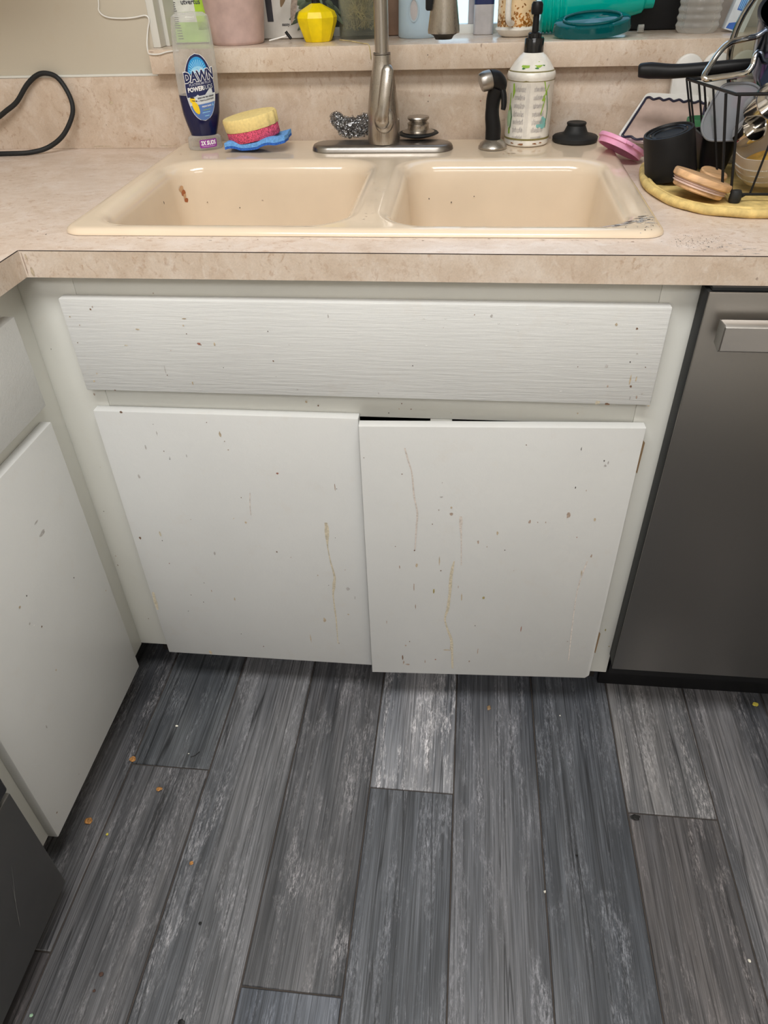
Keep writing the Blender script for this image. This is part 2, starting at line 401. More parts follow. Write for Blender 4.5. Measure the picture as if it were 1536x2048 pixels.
# ---- stains measured in millimetres on each panel: (a, b, width, height, colour)
S_door_l=[(-123.9,664.3,4.9,4.7,'b'),(28.8,630.2,4.2,10.3,'t'),(-156.1,406.7,4.9,7.0,'b'),(-115.8,402.7,2.1,2.6,'k'),(-116.5,417.7,4.8,13.0,'y'),(90.8,389.2,3.0,3.9,'b'),(212.8,307.5,8.2,8.5,'g'),(159.9,337.4,2.7,3.7,'t'),(-5.2,265.2,2.9,9.0,'t'),(-57.6,303.2,1.8,2.4,'k'),(-89.2,269.5,1.8,2.5,'k'),(-68.2,252.4,1.8,2.5,'k'),(-103.6,224.9,1.9,2.6,'k'),(-7.4,168.8,1.9,2.7,'k'),(34.1,617.0,1.8,2.1,'m'),(37.5,601.2,3.1,2.5,'m'),(-70.3,594.2,1.9,2.2,'b'),(-74.3,628.0,1.5,8.7,'g'),(-63.0,582.0,1.3,5.8,'g'),(-34.1,586.8,1.6,8.0,'g'),(204.8,536.4,1.8,15.0,'m'),(207.6,532.9,1.5,1.9,'k'),(44.2,506.7,1.9,2.3,'b'),(-47.0,283.4,2.2,6.9,'m'),(-114.7,348.1,2.1,2.8,'r'),(163.4,222.4,5.7,13.3,'t'),(131.6,167.7,1.9,24.8,'t'),(209.7,241.3,3.5,4.0,'t'),(33.1,136.1,2.3,3.3,'b'),(-80.5,107.3,6.3,10.4,'t'),(210.6,354.5,1.7,2.2,'m'),(197.9,428.3,1.3,1.7,'k'),(186.7,159.3,2.2,3.2,'b'),(11.0,650.7,1.8,1.7,'b'),(-76.6,644.2,1.2,1.7,'k'),(23.9,460.8,2.6,3.3,'y'),(114.9,378.1,1.7,2.2,'m'),(-63.7,579.1,1.6,1.8,'k'),(-124.4,542.4,4.5,9.9,'g'),(-99.3,600.2,2.5,10.8,'g'),(112.2,559.0,5.5,3.7,'r'),(177.8,314.3,1.7,1.9,'k'),(224.7,286.3,2.1,10.6,'g'),(-24.0,378.7,4.1,8.9,'g'),(-53.3,454.4,1.7,2.1,'m'),(44.2,453.0,4.6,5.0,'t')]
S_D_door_l=[('y',[(184.3,461.0,4.5),(184.3,444.8,7.7),(183.7,428.2,5.8),(183.1,407.1,2.0),(184.8,381.4,2.0),(186.8,364.0,3.0),(190.3,337.3,4.1),(187.7,314.1,5.8),(184.6,290.3,2.8),(185.0,251.6,2.8),(185.5,216.6,2.5),(184.8,159.1,1.5)]),('y',[(-163.6,271.3,4.5),(-164.7,253.9,6.0),(-165.1,236.3,6.1),(-165.0,223.6,3.8)]),('p',[(60.7,517.2,1.6),(57.3,493.8,1.6),(55.8,469.9,1.3)])]
S_door_r=[(328.3,503.1,7.5,12.9,'m'),(268.6,489.0,4.7,8.2,'m'),(218.6,463.8,3.9,10.2,'t'),(188.3,444.3,3.6,7.8,'m'),(370.6,495.0,3.7,8.1,'t'),(277.5,239.0,1.8,16.9,'r'),(204.7,315.4,5.6,6.9,'o'),(166.3,315.7,2.4,19.7,'t'),(117.0,328.9,3.1,15.6,'o'),(125.3,400.4,2.0,22.7,'t'),(128.4,378.5,2.7,2.8,'b'),(330.8,629.1,1.2,7.0,'k'),(249.3,635.2,1.8,2.1,'b'),(367.5,608.2,2.3,2.9,'k'),(370.4,599.3,4.1,4.3,'g'),(374.0,604.7,2.3,6.5,'g'),(112.3,480.9,1.9,2.5,'b'),(142.3,501.7,6.4,6.5,'m'),(141.9,515.0,3.8,4.8,'t'),(60.2,151.0,3.1,15.0,'b'),(69.6,131.1,9.2,4.7,'m'),(62.0,136.6,3.1,11.7,'m'),(32.0,247.8,1.5,10.6,'m'),(82.0,338.5,2.1,17.4,'m'),(84.9,289.3,2.1,12.2,'m'),(233.6,427.5,2.0,2.6,'k'),(125.5,536.6,6.3,2.4,'g'),(347.6,458.1,1.9,2.5,'r'),(331.8,558.0,1.8,3.8,'k'),(152.1,185.7,5.2,33.5,'m'),(202.2,173.7,1.9,20.2,'m'),(145.0,175.3,14.9,3.4,'t'),(83.1,423.6,3.3,3.5,'b'),(57.5,385.0,2.0,10.2,'m'),(66.2,185.1,3.8,4.5,'m'),(73.7,196.5,2.2,3.3,'b'),(123.0,147.8,3.0,3.5,'r'),(103.3,141.2,1.9,9.3,'m'),(376.8,417.8,3.2,8.8,'m'),(364.9,207.5,4.3,2.7,'g'),(193.7,243.9,1.8,2.6,'k'),(203.6,434.3,1.6,4.4,'m'),(281.3,488.0,1.9,2.5,'m'),(294.0,488.2,1.9,3.3,'m'),(122.0,510.2,1.9,2.4,'b'),(86.5,390.3,4.1,10.1,'t'),(349.2,552.5,1.5,3.8,'m'),(252.2,381.8,1.3,1.8,'m'),(187.5,144.7,3.0,5.8,'m'),(5.7,609.4,1.8,1.8,'b'),(63.7,579.8,1.8,2.3,'b'),(126.4,564.4,1.9,2.3,'g'),(50.8,431.6,1.7,2.2,'b'),(159.4,340.8,1.4,7.7,'m'),(366.0,379.3,2.0,13.7,'t')]
S_D_door_r=[('p',[(68.2,628.1,2.4),(74.0,602.9,2.4),(79.1,580.7,2.5),(82.2,538.6,2.8),(87.3,506.8,2.9),(86.0,469.5,2.6),(83.8,426.2,2.3)]),('y',[(150.4,401.1,2.0),(147.7,382.7,4.7),(145.7,359.4,5.5),(145.0,325.9,4.9),(142.6,286.1,4.6),(138.3,260.3,3.2),(142.5,236.9,3.3),(150.7,207.6,5.2),(153.7,171.8,4.5),(156.4,123.0,3.1)]),('p',[(157.7,497.9,4.5),(158.1,487.6,5.8),(158.3,475.1,4.5),(160.1,454.0,2.0),(162.5,392.3,1.7)]),('p',[(372.0,406.6,2.3),(367.3,370.1,2.3),(364.8,327.6,1.7),(367.9,252.6,1.8),(373.5,155.2,2.2)])]
S_drawer=[(-124.9,831.0,2.8,3.7,'b'),(-121.3,834.7,1.9,3.1,'m'),(9.3,819.4,6.7,2.2,'t'),(-63.0,802.2,6.9,2.5,'t'),(23.9,781.7,6.8,3.9,'r'),(26.7,780.2,1.9,1.6,'b'),(47.0,781.6,2.8,6.5,'t'),(127.9,802.8,1.8,2.5,'k'),(130.1,757.5,2.8,2.6,'b'),(8.4,796.7,1.9,1.9,'b'),(-36.0,740.0,1.6,13.7,'g'),(-34.5,730.5,1.9,2.1,'b'),(2.1,718.1,2.6,7.7,'t'),(-123.3,702.8,3.3,2.9,'b'),(-86.6,777.0,6.4,2.0,'y'),(-152.4,717.2,3.3,4.3,'t'),(-144.4,730.3,2.6,2.8,'t'),(-159.7,779.7,1.9,2.0,'b'),(54.1,745.0,1.3,1.3,'k'),(-159.5,819.3,2.5,2.5,'t'),(155.9,783.3,1.5,1.6,'g'),(6.3,809.2,3.1,2.5,'t'),(-148.3,806.9,1.9,1.9,'m'),(215.5,826.7,1.5,6.0,'g'),(161.0,712.3,3.1,2.8,'g'),(131.1,732.6,1.9,2.0,'g'),(-20.4,770.4,1.6,1.6,'m'),(601.8,821.7,4.8,4.6,'t'),(629.6,816.4,3.2,3.5,'b'),(437.7,830.5,3.9,4.7,'g'),(636.9,731.3,3.4,3.9,'b'),(634.2,741.5,2.8,16.0,'t'),(641.9,742.4,2.0,9.6,'t'),(608.9,702.3,8.6,4.0,'b'),(605.3,730.4,2.3,4.6,'m'),(599.4,761.2,5.0,5.6,'g'),(639.1,712.9,2.3,6.0,'g'),(647.8,715.2,2.3,6.6,'m'),(654.6,720.0,3.4,3.9,'g'),(651.0,761.0,1.9,1.9,'b'),(636.2,780.7,2.7,2.4,'g'),(629.4,768.2,1.7,3.1,'k'),(560.4,759.3,1.4,1.6,'b'),(331.7,755.1,1.8,1.9,'k'),(373.6,813.0,1.1,1.2,'m'),(281.8,709.7,2.5,2.7,'g'),(414.9,832.1,1.9,2.3,'m'),(595.6,704.2,7.5,7.4,'y'),(666.7,701.4,4.6,2.0,'t'),(316.6,813.2,4.0,1.5,'w'),(472.6,819.1,3.9,1.5,'w'),(474.3,809.6,3.9,1.5,'w'),(447.6,820.4,3.9,1.5,'w'),(538.2,821.4,3.8,1.5,'w'),(652.9,793.5,3.8,1.5,'w'),(350.6,786.3,4.0,1.6,'w'),(323.1,802.4,4.0,1.5,'w'),(542.4,720.9,4.0,1.7,'w'),(437.3,714.4,4.2,1.7,'w'),(547.6,812.8,3.8,1.5,'w'),(376.6,825.9,3.9,1.5,'w'),(346.5,825.4,4.0,1.5,'w')]
S_frame=[(-23.1,842.3,7.3,2.4,'b'),(-35.3,848.8,1.8,2.4,'m'),(23.5,841.4,1.8,1.5,'b'),(-10.7,662.8,2.0,1.9,'k'),(185.7,675.9,2.6,2.9,'b'),(167.9,681.8,4.5,4.3,'t'),(-169.5,684.7,2.8,5.2,'m'),(-215.9,760.0,1.7,1.7,'k'),(319.7,839.6,2.0,1.8,'b'),(333.1,843.6,1.4,1.8,'k'),(425.7,839.1,1.7,1.5,'b'),(327.7,674.4,2.2,2.2,'b'),(313.7,683.6,2.2,2.1,'b'),(309.5,674.5,1.9,2.2,'m'),(293.8,666.8,1.9,2.2,'k'),(525.3,656.8,3.1,2.9,'m'),(469.6,654.8,3.1,2.2,'b'),(573.7,675.6,2.4,2.8,'t'),(388.0,670.0,1.6,1.8,'m'),(-199.0,545.0,2.0,2.3,'y'),(-219.5,449.2,1.7,2.1,'k'),(-225.9,343.4,2.2,3.8,'m'),(-227.8,320.0,2.2,3.8,'b'),(-241.8,245.8,1.9,2.6,'k'),(-201.6,177.3,2.0,2.7,'b'),(686.4,220.5,2.8,7.4,'o'),(699.9,177.0,2.9,3.3,'o')]
S_left=[(-255.5,491.4,3,3,'k'),(-276.9,489.6,5,5,'t'),(-254.0,424.7,4,4,'b'),(-144.3,423.3,3,3,'k'),(-77.3,328.9,3,4,'t'),(-265.5,337.3,4,4,'t'),(-333.1,284.0,3,8,'g'),(-394.0,140.1,4,3,'b'),(-267.2,441.2,4,3,'w'),(-272.9,451.8,4,4,'g'),(-318.7,130.6,3,3,'g'),(-172.8,542.2,18,8,'g'),(-176.5,565.9,12,3,'g')]

# ------------------------------------------------------------------ the room
ZC = 0.9146
def struct(name, bm, mt, loc=(0, 0, 0)): return solo(name, bm, mt, loc, kind='structure')
floor = struct('floor', box(B(), -.86, 1.62, -3.0, .61, -.05, -.0025), 'grout')
PX, PW = -.0438, .1546
def plank(x0, x1, y0, y1, tone, dz):
    bm = box(B(), x0 + .0012, x1 - .0012, y0 + .0012, y1 - .0012, -.006, dz, .0012, 1)
    o = part('plank', bm, 'plank', floor)
    o.color = (tone[0] * .97, tone[1] * 1.0, tone[2] * 1.06, 1)
JO = {-2: -.545, -1: -.213, 0: -.5622 - .42, 1: -.5622, 2: -.2218, 3: -.92, 4: -1.05, 5: -.2302, 6: -.86, 7: -.33, 8: -.7, -3: -.3, -4: -.7, 9: -.2, 10: -.6}
TONES = {(-1, 0): (.74, .78, .80), (-1, 1): (.86, .84, .83), (2, 0): (2.9, 2.84, 2.78), (2, 1): (.84, .88, .93), (5, 0): (1.45, 1.41, 1.36), (5, 1): (1.05, .97, .93), (4, 0): (.72, .76, .81), (4, 1): (.72, .76, .81), (0, 0): (1.1, 1.1, 1.1), (0, 1): (1.1, 1.1, 1.1), (3, 0): (1.0, 1.02, 1.06), (1, 0): (1.0, .98, .97), (1, 1): (.85, .93, 1.05), (6, 0): (1.4, 1.36, 1.34), (7, 0): (1.05, 1.02, 1.0), (-2, 0): (.95, .93, .92), (-2, 1): (.92, .82, .78)}
def planks():
    L = 1.22
    for n in range(-3, 10):
        x0, x1 = PX + n * PW, PX + (n + 1) * PW
        if n < -2 or n > 8: continue
        y = JO[n]
        segs = [(y, min(y + L, .10)), (y - L, y), (y - 2 * L, y - L)]
        if y + L < .10: segs.insert(0, (y + L, .10))
        for k, (a, b) in enumerate(segs):
            a = max(a, -2.98)
            if b - a < .02: continue
            t = TONES.get((n, k), None) or tuple(q * k_ for k_ in (random.uniform(.86, 1.18),) for q in (1.01, 1, .995))
            plank(max(x0, -.42), min(x1, 1.60), a, b, t, random.uniform(-.0003, .0003))
planks()

# walls, ceiling
bm = B()
xs = [-.86, -.205, 1.40, 1.62]; zs = [0, 1.047, 2.1, 2.45]
cells(bm, xs, zs, lambda i, j: not (i == 1 and j == 1), lambda a, b, d: V((a, d, b)), .6135, .80)
struct('wall_back', bm, 'wall')
struct('wall_left', box(B(), -.92, -.86, -3.0, .80, 0, 2.45), 'wall')
struct('wall_right', box(B(), 1.62, 1.68, -3.0, .80, 0, 2.45), 'wall')
struct('wall_front', box(B(), -.92, 1.68, -3.06, -3.0, 0, 2.45), 'wall')
struct('ceiling', box(B(), -.92, 1.68, -3.06, .80, 2.45, 2.50), 'ceil')
struct('trim_1', box(B(), -.86, -.2052, .6085, .6135, 1.0412, 1.0455, .001), 'white_frame')
bm = box(B(), -.2049, -.190, .612, .79, 1.0866, 2.1, .0015); box(bm, -.190, -.182, .640, .79, 1.0866, 2.1, .001)
struct('trim_2', bm, 'white_frame')
win = struct('window_1', box(B(), -.2048, .7995, .772, .80, 1.0475, 1.1014, .0005), 'white_frame')
for x0, x1 in ((-.180, -.150), (.384, .398), (.775, .80)): part('window_frame', box(B(), x0, x1, .774, .798, 1.1012, 2.1, .002), 'greybox', win)
part('pane', box(B(), -.150, .384, .785, .789, 1.1012, 2.1), 'glass', win)
part('pane', box(B(), .398, .775, .785, .789, 1.1012, 2.1), 'glass', win)

part('insect_screen', box(B(), -.150, .262, .7755, .7765, 1.1012, 2.1), 'screen', win)
struct('trim_3', box(B(), .7998, 1.3998, .772, .80, 1.0475, 2.0998), 'niche')
uc = thing('upper_cabinet', 'white wall cabinet hanging left of the window above the worktop', 'cabinet', (-.56, .45, 1.38))
part('carcass', box(B(), -.858, -.262, .315, .6128, 1.38, 2.12, .002), 'white_frame', uc)
for x0, x1 in ((-.855, -.562), (-.558, -.265)): part('door', box(B(), x0, x1, .296, .3148, 1.385, 2.115, .002), 'white_door', uc)

# ------------------------------------------------------------------ backsplash, ledge, worktop
bm = B()
prism(bm, [(-.858, ZC + .0002), (1.60, ZC + .0002), (1.60, 1.0468), (-.2046, 1.0468), (-.2046, 1.0408), (-.858, 1.0408)], .6095, .6133, lambda a, b, d: V((a, d, b)), .0004)
bs = solo('backsplash', bm, 'lam_front', (.4, .611, ZC), 'speckled cream laminate upstand along the wall behind the sink', 'backsplash')
grime(bs, [(-312, 997, 9, 7, 't'), (-333, 958, 2, 2, 'm'), (-355, 1020, 2, 2, 'm'), (-250, 985, 2, 2, 'b'), (-420, 975, 2, 3, 'm'), (316, 992, 2, 3, 'k'), (318, 1002, 2, 4, 'r'), (415, 992, 4, 2, 'r'), (-250, 930, 14, 2, 't'), (-350, 919, 60, 2, 't'), (-210, 919, 40, 2, 't')], lambda a, b: V((a, .6091, b)))
ledge = solo('window_ledge', box(B(), -.2047, 1.398, .580, .7715, 1.0472, 1.0864, .0012), 'lam_ledge', (.5, .68, 1.0472), 'speckled cream laminate window ledge with a thick front edge, crowded with odds and ends', 'window ledge')
grime(ledge, [(316, 1070, 2, 2.5, 'k'), (411, 1082, 3, 7, 'm'), (634, 1058, 3, 4, 'm'), (210, 1060, 2, 2, 'm'), (-198, 1083, 9, 2, 'm')], lambda a, b: V((a, .5796, b)))
bm = B()
cells(bm, [-.858, -.2017, -.148, .638, 1.60], [-.447, -.0226, .058, .438, .6132], lambda i, j: (i == 0 or j >= 1) and not (i == 2 and j == 2), lambda a, b, d: V((a, b, d)), .8785, ZC)
top = solo('worktop', bm, 'lam_top', (.3, .3, .8785), 'cream speckled laminate worktop running round the corner, with a square front edge', 'worktop')
part('edge_strip', box(B(), -.2004, 1.60, -.0240, -.0227, .878, .9136), 'lam_front', top)
part('edge_strip', box(B(), -.2016, -.2005, -.447, -.0241, .878, .9136), 'lam_front', top)
part('edge_seam', box(B(), -.2004, 1.60, -.0236, -.0227, .9137, .9146), 'seam', top)
part('edge_seam', box(B(), -.2016, -.2007, -.447, -.0241, .9137, .9146), 'seam', top)
grime(top, [(-197, 895, 2.2, 34, 'm'), (-190, 886, 5, 14, 't'), (-192, 906, 4, 8, 't'), (793, 884, 3, 12, 't'), (760, 887, 3, 4, 'm')], lambda a, b: V((a, -.0244, b)))
sm = []
for i in range(150): sm.append((random.gauss(690, 22), random.gauss(28, 16), random.uniform(.6, 2.2), random.uniform(.6, 1.8), random.choice('kkkg')))
for i in range(26): sm.append((random.gauss(735, 26), random.gauss(0, 9), random.uniform(3, 8), random.uniform(1, 2.2), 'g'))
for i in range(40): sm.append((random.uniform(-160, 640), random.gauss(30, 5), random.uniform(1, 9), random.uniform(.8, 2), random.choice('btbm')))
sm += [(-215, 60, 2, 3, 'k'), (-340, 70, 2, 2, 'k'), (-300, 180, 2, 2, 'm'), (-195, 45, 2, 4, 'k')]
sm = [s for s in sm if not (-171 < s[0] < 657 and 37.5 < s[1] < 600) and s[1] > -20]
grime(top, sm, lambda a, b: V((a, b, ZC + .0003)))

# ------------------------------------------------------------------ sink
def zd(y): return .9235 + .0135 * (y - .05)
def loop(bm, pts, zf): return [bm.verts.new((x, y, zf(x, y))) for x, y in pts]
def bridge(bm, a, b):
    n = len(a)
    for i in range(n): bm.faces.new((a[i], a[(i + 1) % n], b[(i + 1) % n], b[i]))
bm = B()
SX0, SX1, SY0, SY1 = -.1735, .6604, .0402, .600
def out(o, n=8): return rrect(SX0 + o, SX1 - o, SY0 + o, SY1 - o, max(.032 - o, .012), n)
prev = None; R_ = .013
for t in (0, .12, .3, .5, .7, .85, 1.0):
    a = t * math.pi / 2; o = R_ * (1 - math.cos(a)); k = math.sin(a)
    L = loop(bm, out(o), lambda x, y: (ZC + .0006) * (1 - k) + (zd(y)) * k)
    if prev: bridge(bm, prev, L)
    prev = L
L = loop(bm, out(R_ + .004), lambda x, y: zd(y)); bridge(bm, prev, L); edge_out = L
edges = []
for i in range(len(L)): edges.append(bm.edges.get((L[i], L[(i + 1) % len(L)])) or bm.edges.new((L[i], L[(i + 1) % len(L)])))
bowls = ((-.151, .246), (.271, .639))
floors = []
for x0, x1 in bowls:
    y0, y1, r0 = .057, .442, .075
    f = lambda o: rrect(x0 + o, x1 - o, y0 + o, y1 - o, max(r0 - o, .03), 10)
    L0 = loop(bm, f(-.002), lambda x, y: zd(y))
    for i in range(len(L0)): edges.append(bm.edges.new((L0[i], L0[(i + 1) % len(L0)])))
    prev = L0
    for t in range(0, 8):
        a = t / 7 * math.radians(84); o = .024 * math.sin(a); d = .024 * (1 - math.cos(a))
        L = loop(bm, f(o), lambda x, y: zd(y) - d); bridge(bm, prev, L); prev = L
    for o, d in ((.0265, .05), (.031, .10), (.035, .14), (.039, .158), (.048, .170), (.065, .176)):
        L = loop(bm, f(o), lambda x, y: .926 - d); bridge(bm, prev, L); prev = L
    c = bm.verts.new(((x0 + x1) / 2, .25, .926 - .180))
    for i in range(len(L)): bm.faces.new((L[i], L[(i + 1) % len(L)], c))
    floors.append(((x0 + x1) / 2, .25, .926 - .179))
bmesh.ops.triangle_fill(bm, use_beauty=True, edges=edges)
sink = solo('sink', bm, 'sink', (.243, .32, ZC), 'glossy cream double bowl sink with a raised rim, grimy at its right front corner', 'sink', angle=60)
for c in floors:
    part('drain', lathe(B(), [(0, .001), (.022, .001), (.026, .004), (.042, .004), (.044, 0)], c, 32), 'nickel_d', sink)
def onsink(a, b): return V((a, b, zd(b) + .0004))
g = [(468, 470, 7, 2.5, 'r'), (476, 472, 9, 3, 'b'), (459, 468, 4, 2, 'r'), (468, 455, 2.5, 2, 'b'), (-140, 480, 4, 3, 'b'), (-158, 85, 6, 3, 'm'), (-70, 62, 2, 2, 'b')]
for i in range(60): g.append((random.gauss(643, 9), random.uniform(90, 330), random.uniform(1, 6), random.uniform(.5, 1.2), 'g'))
for i in range(34): g.append((random.gauss(258, 9), random.uniform(75, 330), random.uniform(1, 5), random.uniform(.5, 1.4), random.choice('gmm')))
g = [q for q in g if not any(x0 * 1000 - 2 < q[0] < x1 * 1000 + 2 and 56 < q[1] < 443 for x0, x1 in bowls) and SX0 * 1000 + 18 < q[0] < SX1 * 1000 - 18]
grime(sink, g, onsink)
# soot smear over the rounded right front corner
def corner(a, b):
    x, y = a, b; z = zd(y)
    ox = min(x - SX0, SX1 - x, y - SY0, SY1 - y)
    if ox < R_: z = ZC + (z - ZC) * math.sqrt(max(0, 1 - (1 - max(ox, 0) / R_) ** 2))
    x0, x1 = bowls[1]
    dx = max(x0 - x, x - x1, .057 - y, y - .442)
    # distance inside the right bowl outline (rounded corner)
    cx, cy = x1 - .075, .057 + .075
    if x > cx and y < cy: dx = math.hypot(x - cx, y - cy) - .075
    if dx < 0: t = min(-dx, .0235); z -= .024 - math.sqrt(max(0, .024 ** 2 - t ** 2))
    return V((x, y, z + .0006))
P = {'k': [], 'g': []}
for i in range(46):
    t = random.random(); x, y = .585 + .062 * t + random.gauss(0, .006), .066 + .030 * t + random.gauss(0, .008)
    if x > SX1 - .004 or y < SY0 + .004: continue
    P['g' if random.random() < .72 else 'k'].append(blob(x, y, random.uniform(.003, .016), random.uniform(.001, .003), 8, .4, random.uniform(-.2, .6)))
for i in range(90):
    x, y = random.gauss(.632, .014), random.gauss(.085, .02)
    if SY0 + .003 < y and x < SX1 - .003: P['k' if random.random() < .3 else 'g'].append(blob(x, y, random.uniform(.0006, .0022), random.uniform(.0006, .002), 6))
for c in P: part('grime', sheet(P[c], corner), 'grime_' + c, sink, kind='stuff')
def backwall(a, b): return V((a, .4095 + (b - .88) * .07, b))
def bw(a, b):  # on the far bowl wall
    d = .926 - b; o = .024 + (d - .02) / .03 * .0025 if d < .05 else .0265 + (d - .05) / .05 * .0045
    return V((a, .442 - o - .0012, b))
def wall_mark(name, mt, P, w, h, c=(-.076, .367), kind='stuff', rot=0):
    P = V(P); n = V((c[0] - P.x, c[1] - P.y, 0)) if (P.x < c[0] and P.y > c[1]) else V((0, -1, 0))
    n.normalize(); t = V((-n.y, n.x, 0))
    f = lambda a, b: P + t * a + V((0, 0, b)) + n * (.0012 + a * a * 12)
    part(name, sheet([blob(0, 0, w, h, 10, .25, rot)], f), mt, sink, kind=kind)
for P_, w, h, c in (((-.1185, .3927, .8895), .010, .013, 't'), ((-.1168, .3945, .8825), .009, .010, 'r'), ((-.1155, .3955, .8760), .006, .010, 't'), ((-.1144, .3962, .8695), .009, .008, 'r')): wall_mark('food_splash', 'splash_red' if c == 'r' else 'splash_tan', P_, w, h, kind=None)
for P_, w, h, c in (((-.1253, .3197, .8855), .002, .005, 'k'), ((-.0201, .4135, .8521), .002, .002, 'k'), ((.024, .4148, .865), .003, .002, 'm'), ((-.08, .4122, .862), .002, .002, 'b')): wall_mark('grime', 'grime_' + c, P_, w, h)
for P_, w, h in (((.33, .4128, .868), .002, .003), ((.37, .4128, .862), .002, .003), ((.41, .4135, .872), .002, .002)): wall_mark('grime', 'grime_k', P_, w, h, c=(-9, 9))

# ------------------------------------------------------------------ sink cabinet
sc_ = thing('sink_cabinet', 'white painted cabinet under the sink with a wide false drawer and two doors', 'cabinet', (.235, .0, .0))
part('frame_stile', box(B(), -.2540, -.150, 0, .019, .102, .8778, .001), 'white_frame', sc_)
part('frame_stile', box(B(), .655, .7062, 0, .019, .102, .8778, .001), 'white_frame', sc_)
part('frame_rail', box(B(), -.1499, .6549, .0003, .019, .6585, .8778, .0008), 'white_frame', sc_)
part('frame_rail', box(B(), -.1499, .6549, .0003, .019, .102, .14, .0008), 'white_frame', sc_)
part('door_catch', box(B(), .357, .390, .001, .03, .632, .6583, .001), 'white_frame', sc_)
bm = box(B(), -.2342, -.2162, .0195, .60, .10, .8775); box(bm, .688, .7062, .0195, .60, .10, .8775); box(bm, -.216, .6878, .0195, .60, .10, .118); box(bm, -.216, .6878, .59, .60, .119, .70)
part('carcass', bm, 'dark_in', sc_)
part('toe_kick', box(B(), -.2342, .7062, .072, .085, .0006, .0995), 'kick', sc_)
dr = part('false_drawer_front', box(B(), -.1689, .669, -.018, -.0004, .7016, .8459, .0016), 'white_drawer', sc_, 'wide false drawer front with horizontal brush marks')
grime(dr, S_drawer, lambda a, b: V((a, -.0183, b)))
dl = part('door', box(B(), -.1698, .2493, -.018, -.0004, .0996, .6655, .0016), 'white_door', sc_, 'left door, flat white, with one long tan drip')
grime(dl, S_door_l, lambda a, b: V((a, -.0183, b))); drips(dl, S_D_door_l, lambda a, b: V((a, -.0184, b)))
A0, A1 = V((.2524, -.0391)), V((.6704, -.0196)); dd = (A1 - A0).normalized(); nn = V((dd.y, -dd.x)); DW_ = (A1 - A0).length
def fr(a, b, d): p = A0 + dd * a - nn * d; return V((p.x, p.y, b))
bm = prism(B(), [(0, .1044), (DW_ - .007, .1044), (DW_, .1125), (DW_, .6651), (0, .6651)], 0, .018, fr, .0014)
dg = part('door', bm, 'white_door', sc_, 'right door, flat white, standing slightly open at its left side')
grime(dg, S_door_r, lambda a, b: fr(a, b, -.0004)); drips(dg, S_D_door_r, lambda a, b: fr(a, b, -.0005))
for z0, z1 in ((.5735, .635), (.157, .2165)):
    part('hinge', prism(B(), [(.672, z0 + .004), (.6775, z0), (.6785, z1 - .006), (.674, z1)], -.0015, -.0002, lambda a, b, d: V((a, d, b))), 'leafbrown', dg, 'bare dark hinge leaf')
grime(sc_, [s for s in S_frame], lambda a, b: V((a, -.0006, b)))

# ------------------------------------------------------------------ left cabinet
lc = thing('corner_cabinet', 'white cabinet on the left with one door below one drawer, side on to the sink', 'cabinet', (-.50, -.22, 0))
bm = B()
part('face_frame', box(bm, -.2545, -.2346, -.447, -.0001, .100, .8778, .001), 'white_frame', lc)
part('carcass', box(B(), -.855, -.2548, -.447, -.0005, .10, .8778), 'white_frame', lc)
part('toe_kick', box(B(), -.33, -.315, -.447, -.0005, .0006, .0995), 'kick', lc)
part('drawer_front', box(B(), -.2344, -.2166, -.430, -.0575, .6951, .8351, .0016), 'white_drawer', lc)
d = part('door', box(B(), -.2344, -.2166, -.4145, -.0595, .1005, .6686, .002), 'white_door', lc)
grime(d, S_left, lambda a, b: V((-.2163, a, b)))

# ------------------------------------------------------------------ dishwasher, range
dw = thing('dishwasher', 'dark stainless dishwasher with a bar handle, right of the sink cabinet', 'dishwasher', (1.0, .2, 0))
part('body', box(B(), .7105, 1.30, .0, .58, .10, .872), 'black', dw)
part('door_core', box(B(), .7035, 1.303, -.0325, -.0005, .157, .8725, .002), 'blackrub', dw, 'black edge behind the steel front')
part('door_panel', box(B(), .7040, 1.3025, -.036, -.0326, .155, .8735, .0012), 'dw', dw)
part('top_seal', box(B(), .7085, 1.300, -.030, -.001, .8737, .8778), 'blackrub', dw)
part('kick_plate', box(B(), .712, 1.298, .055, .065, .002, .0995), 'black', dw)
HP = [(-.0605, .8485), (-.0800, .8500), (-.0835, .8475), (-.0835, .8175), (-.0810, .8150), (-.0605, .8185)]
bm = prism(B(), HP, .7178, 1.289, lambda a, b, d: V((d, a, b)), .0012)
hd = part('handle', bm, 'dw_handle', dw, 'brushed steel bar handle')
for x0, x1 in ((.7165, .7177), (1.2891, 1.2903)): part('end_cap', prism(B(), [(a * 1.0 + .0006, b) for a, b in HP], x0, x1, lambda a, b, d: V((d, a, b))), 'dw', hd)
for x in (.86, 1.15): part('bracket', box(B(), x, x + .03, -.0604, -.0362, .822, .845, .002), 'dw', hd)
solo('filler_strip', box(B(), 1.3035, 1.60, .0, .02, .10, .8778, .001), 'white_frame', (1.45, .01, .10), 'white filler panel beyond the right side of the dishwasher', 'panel')

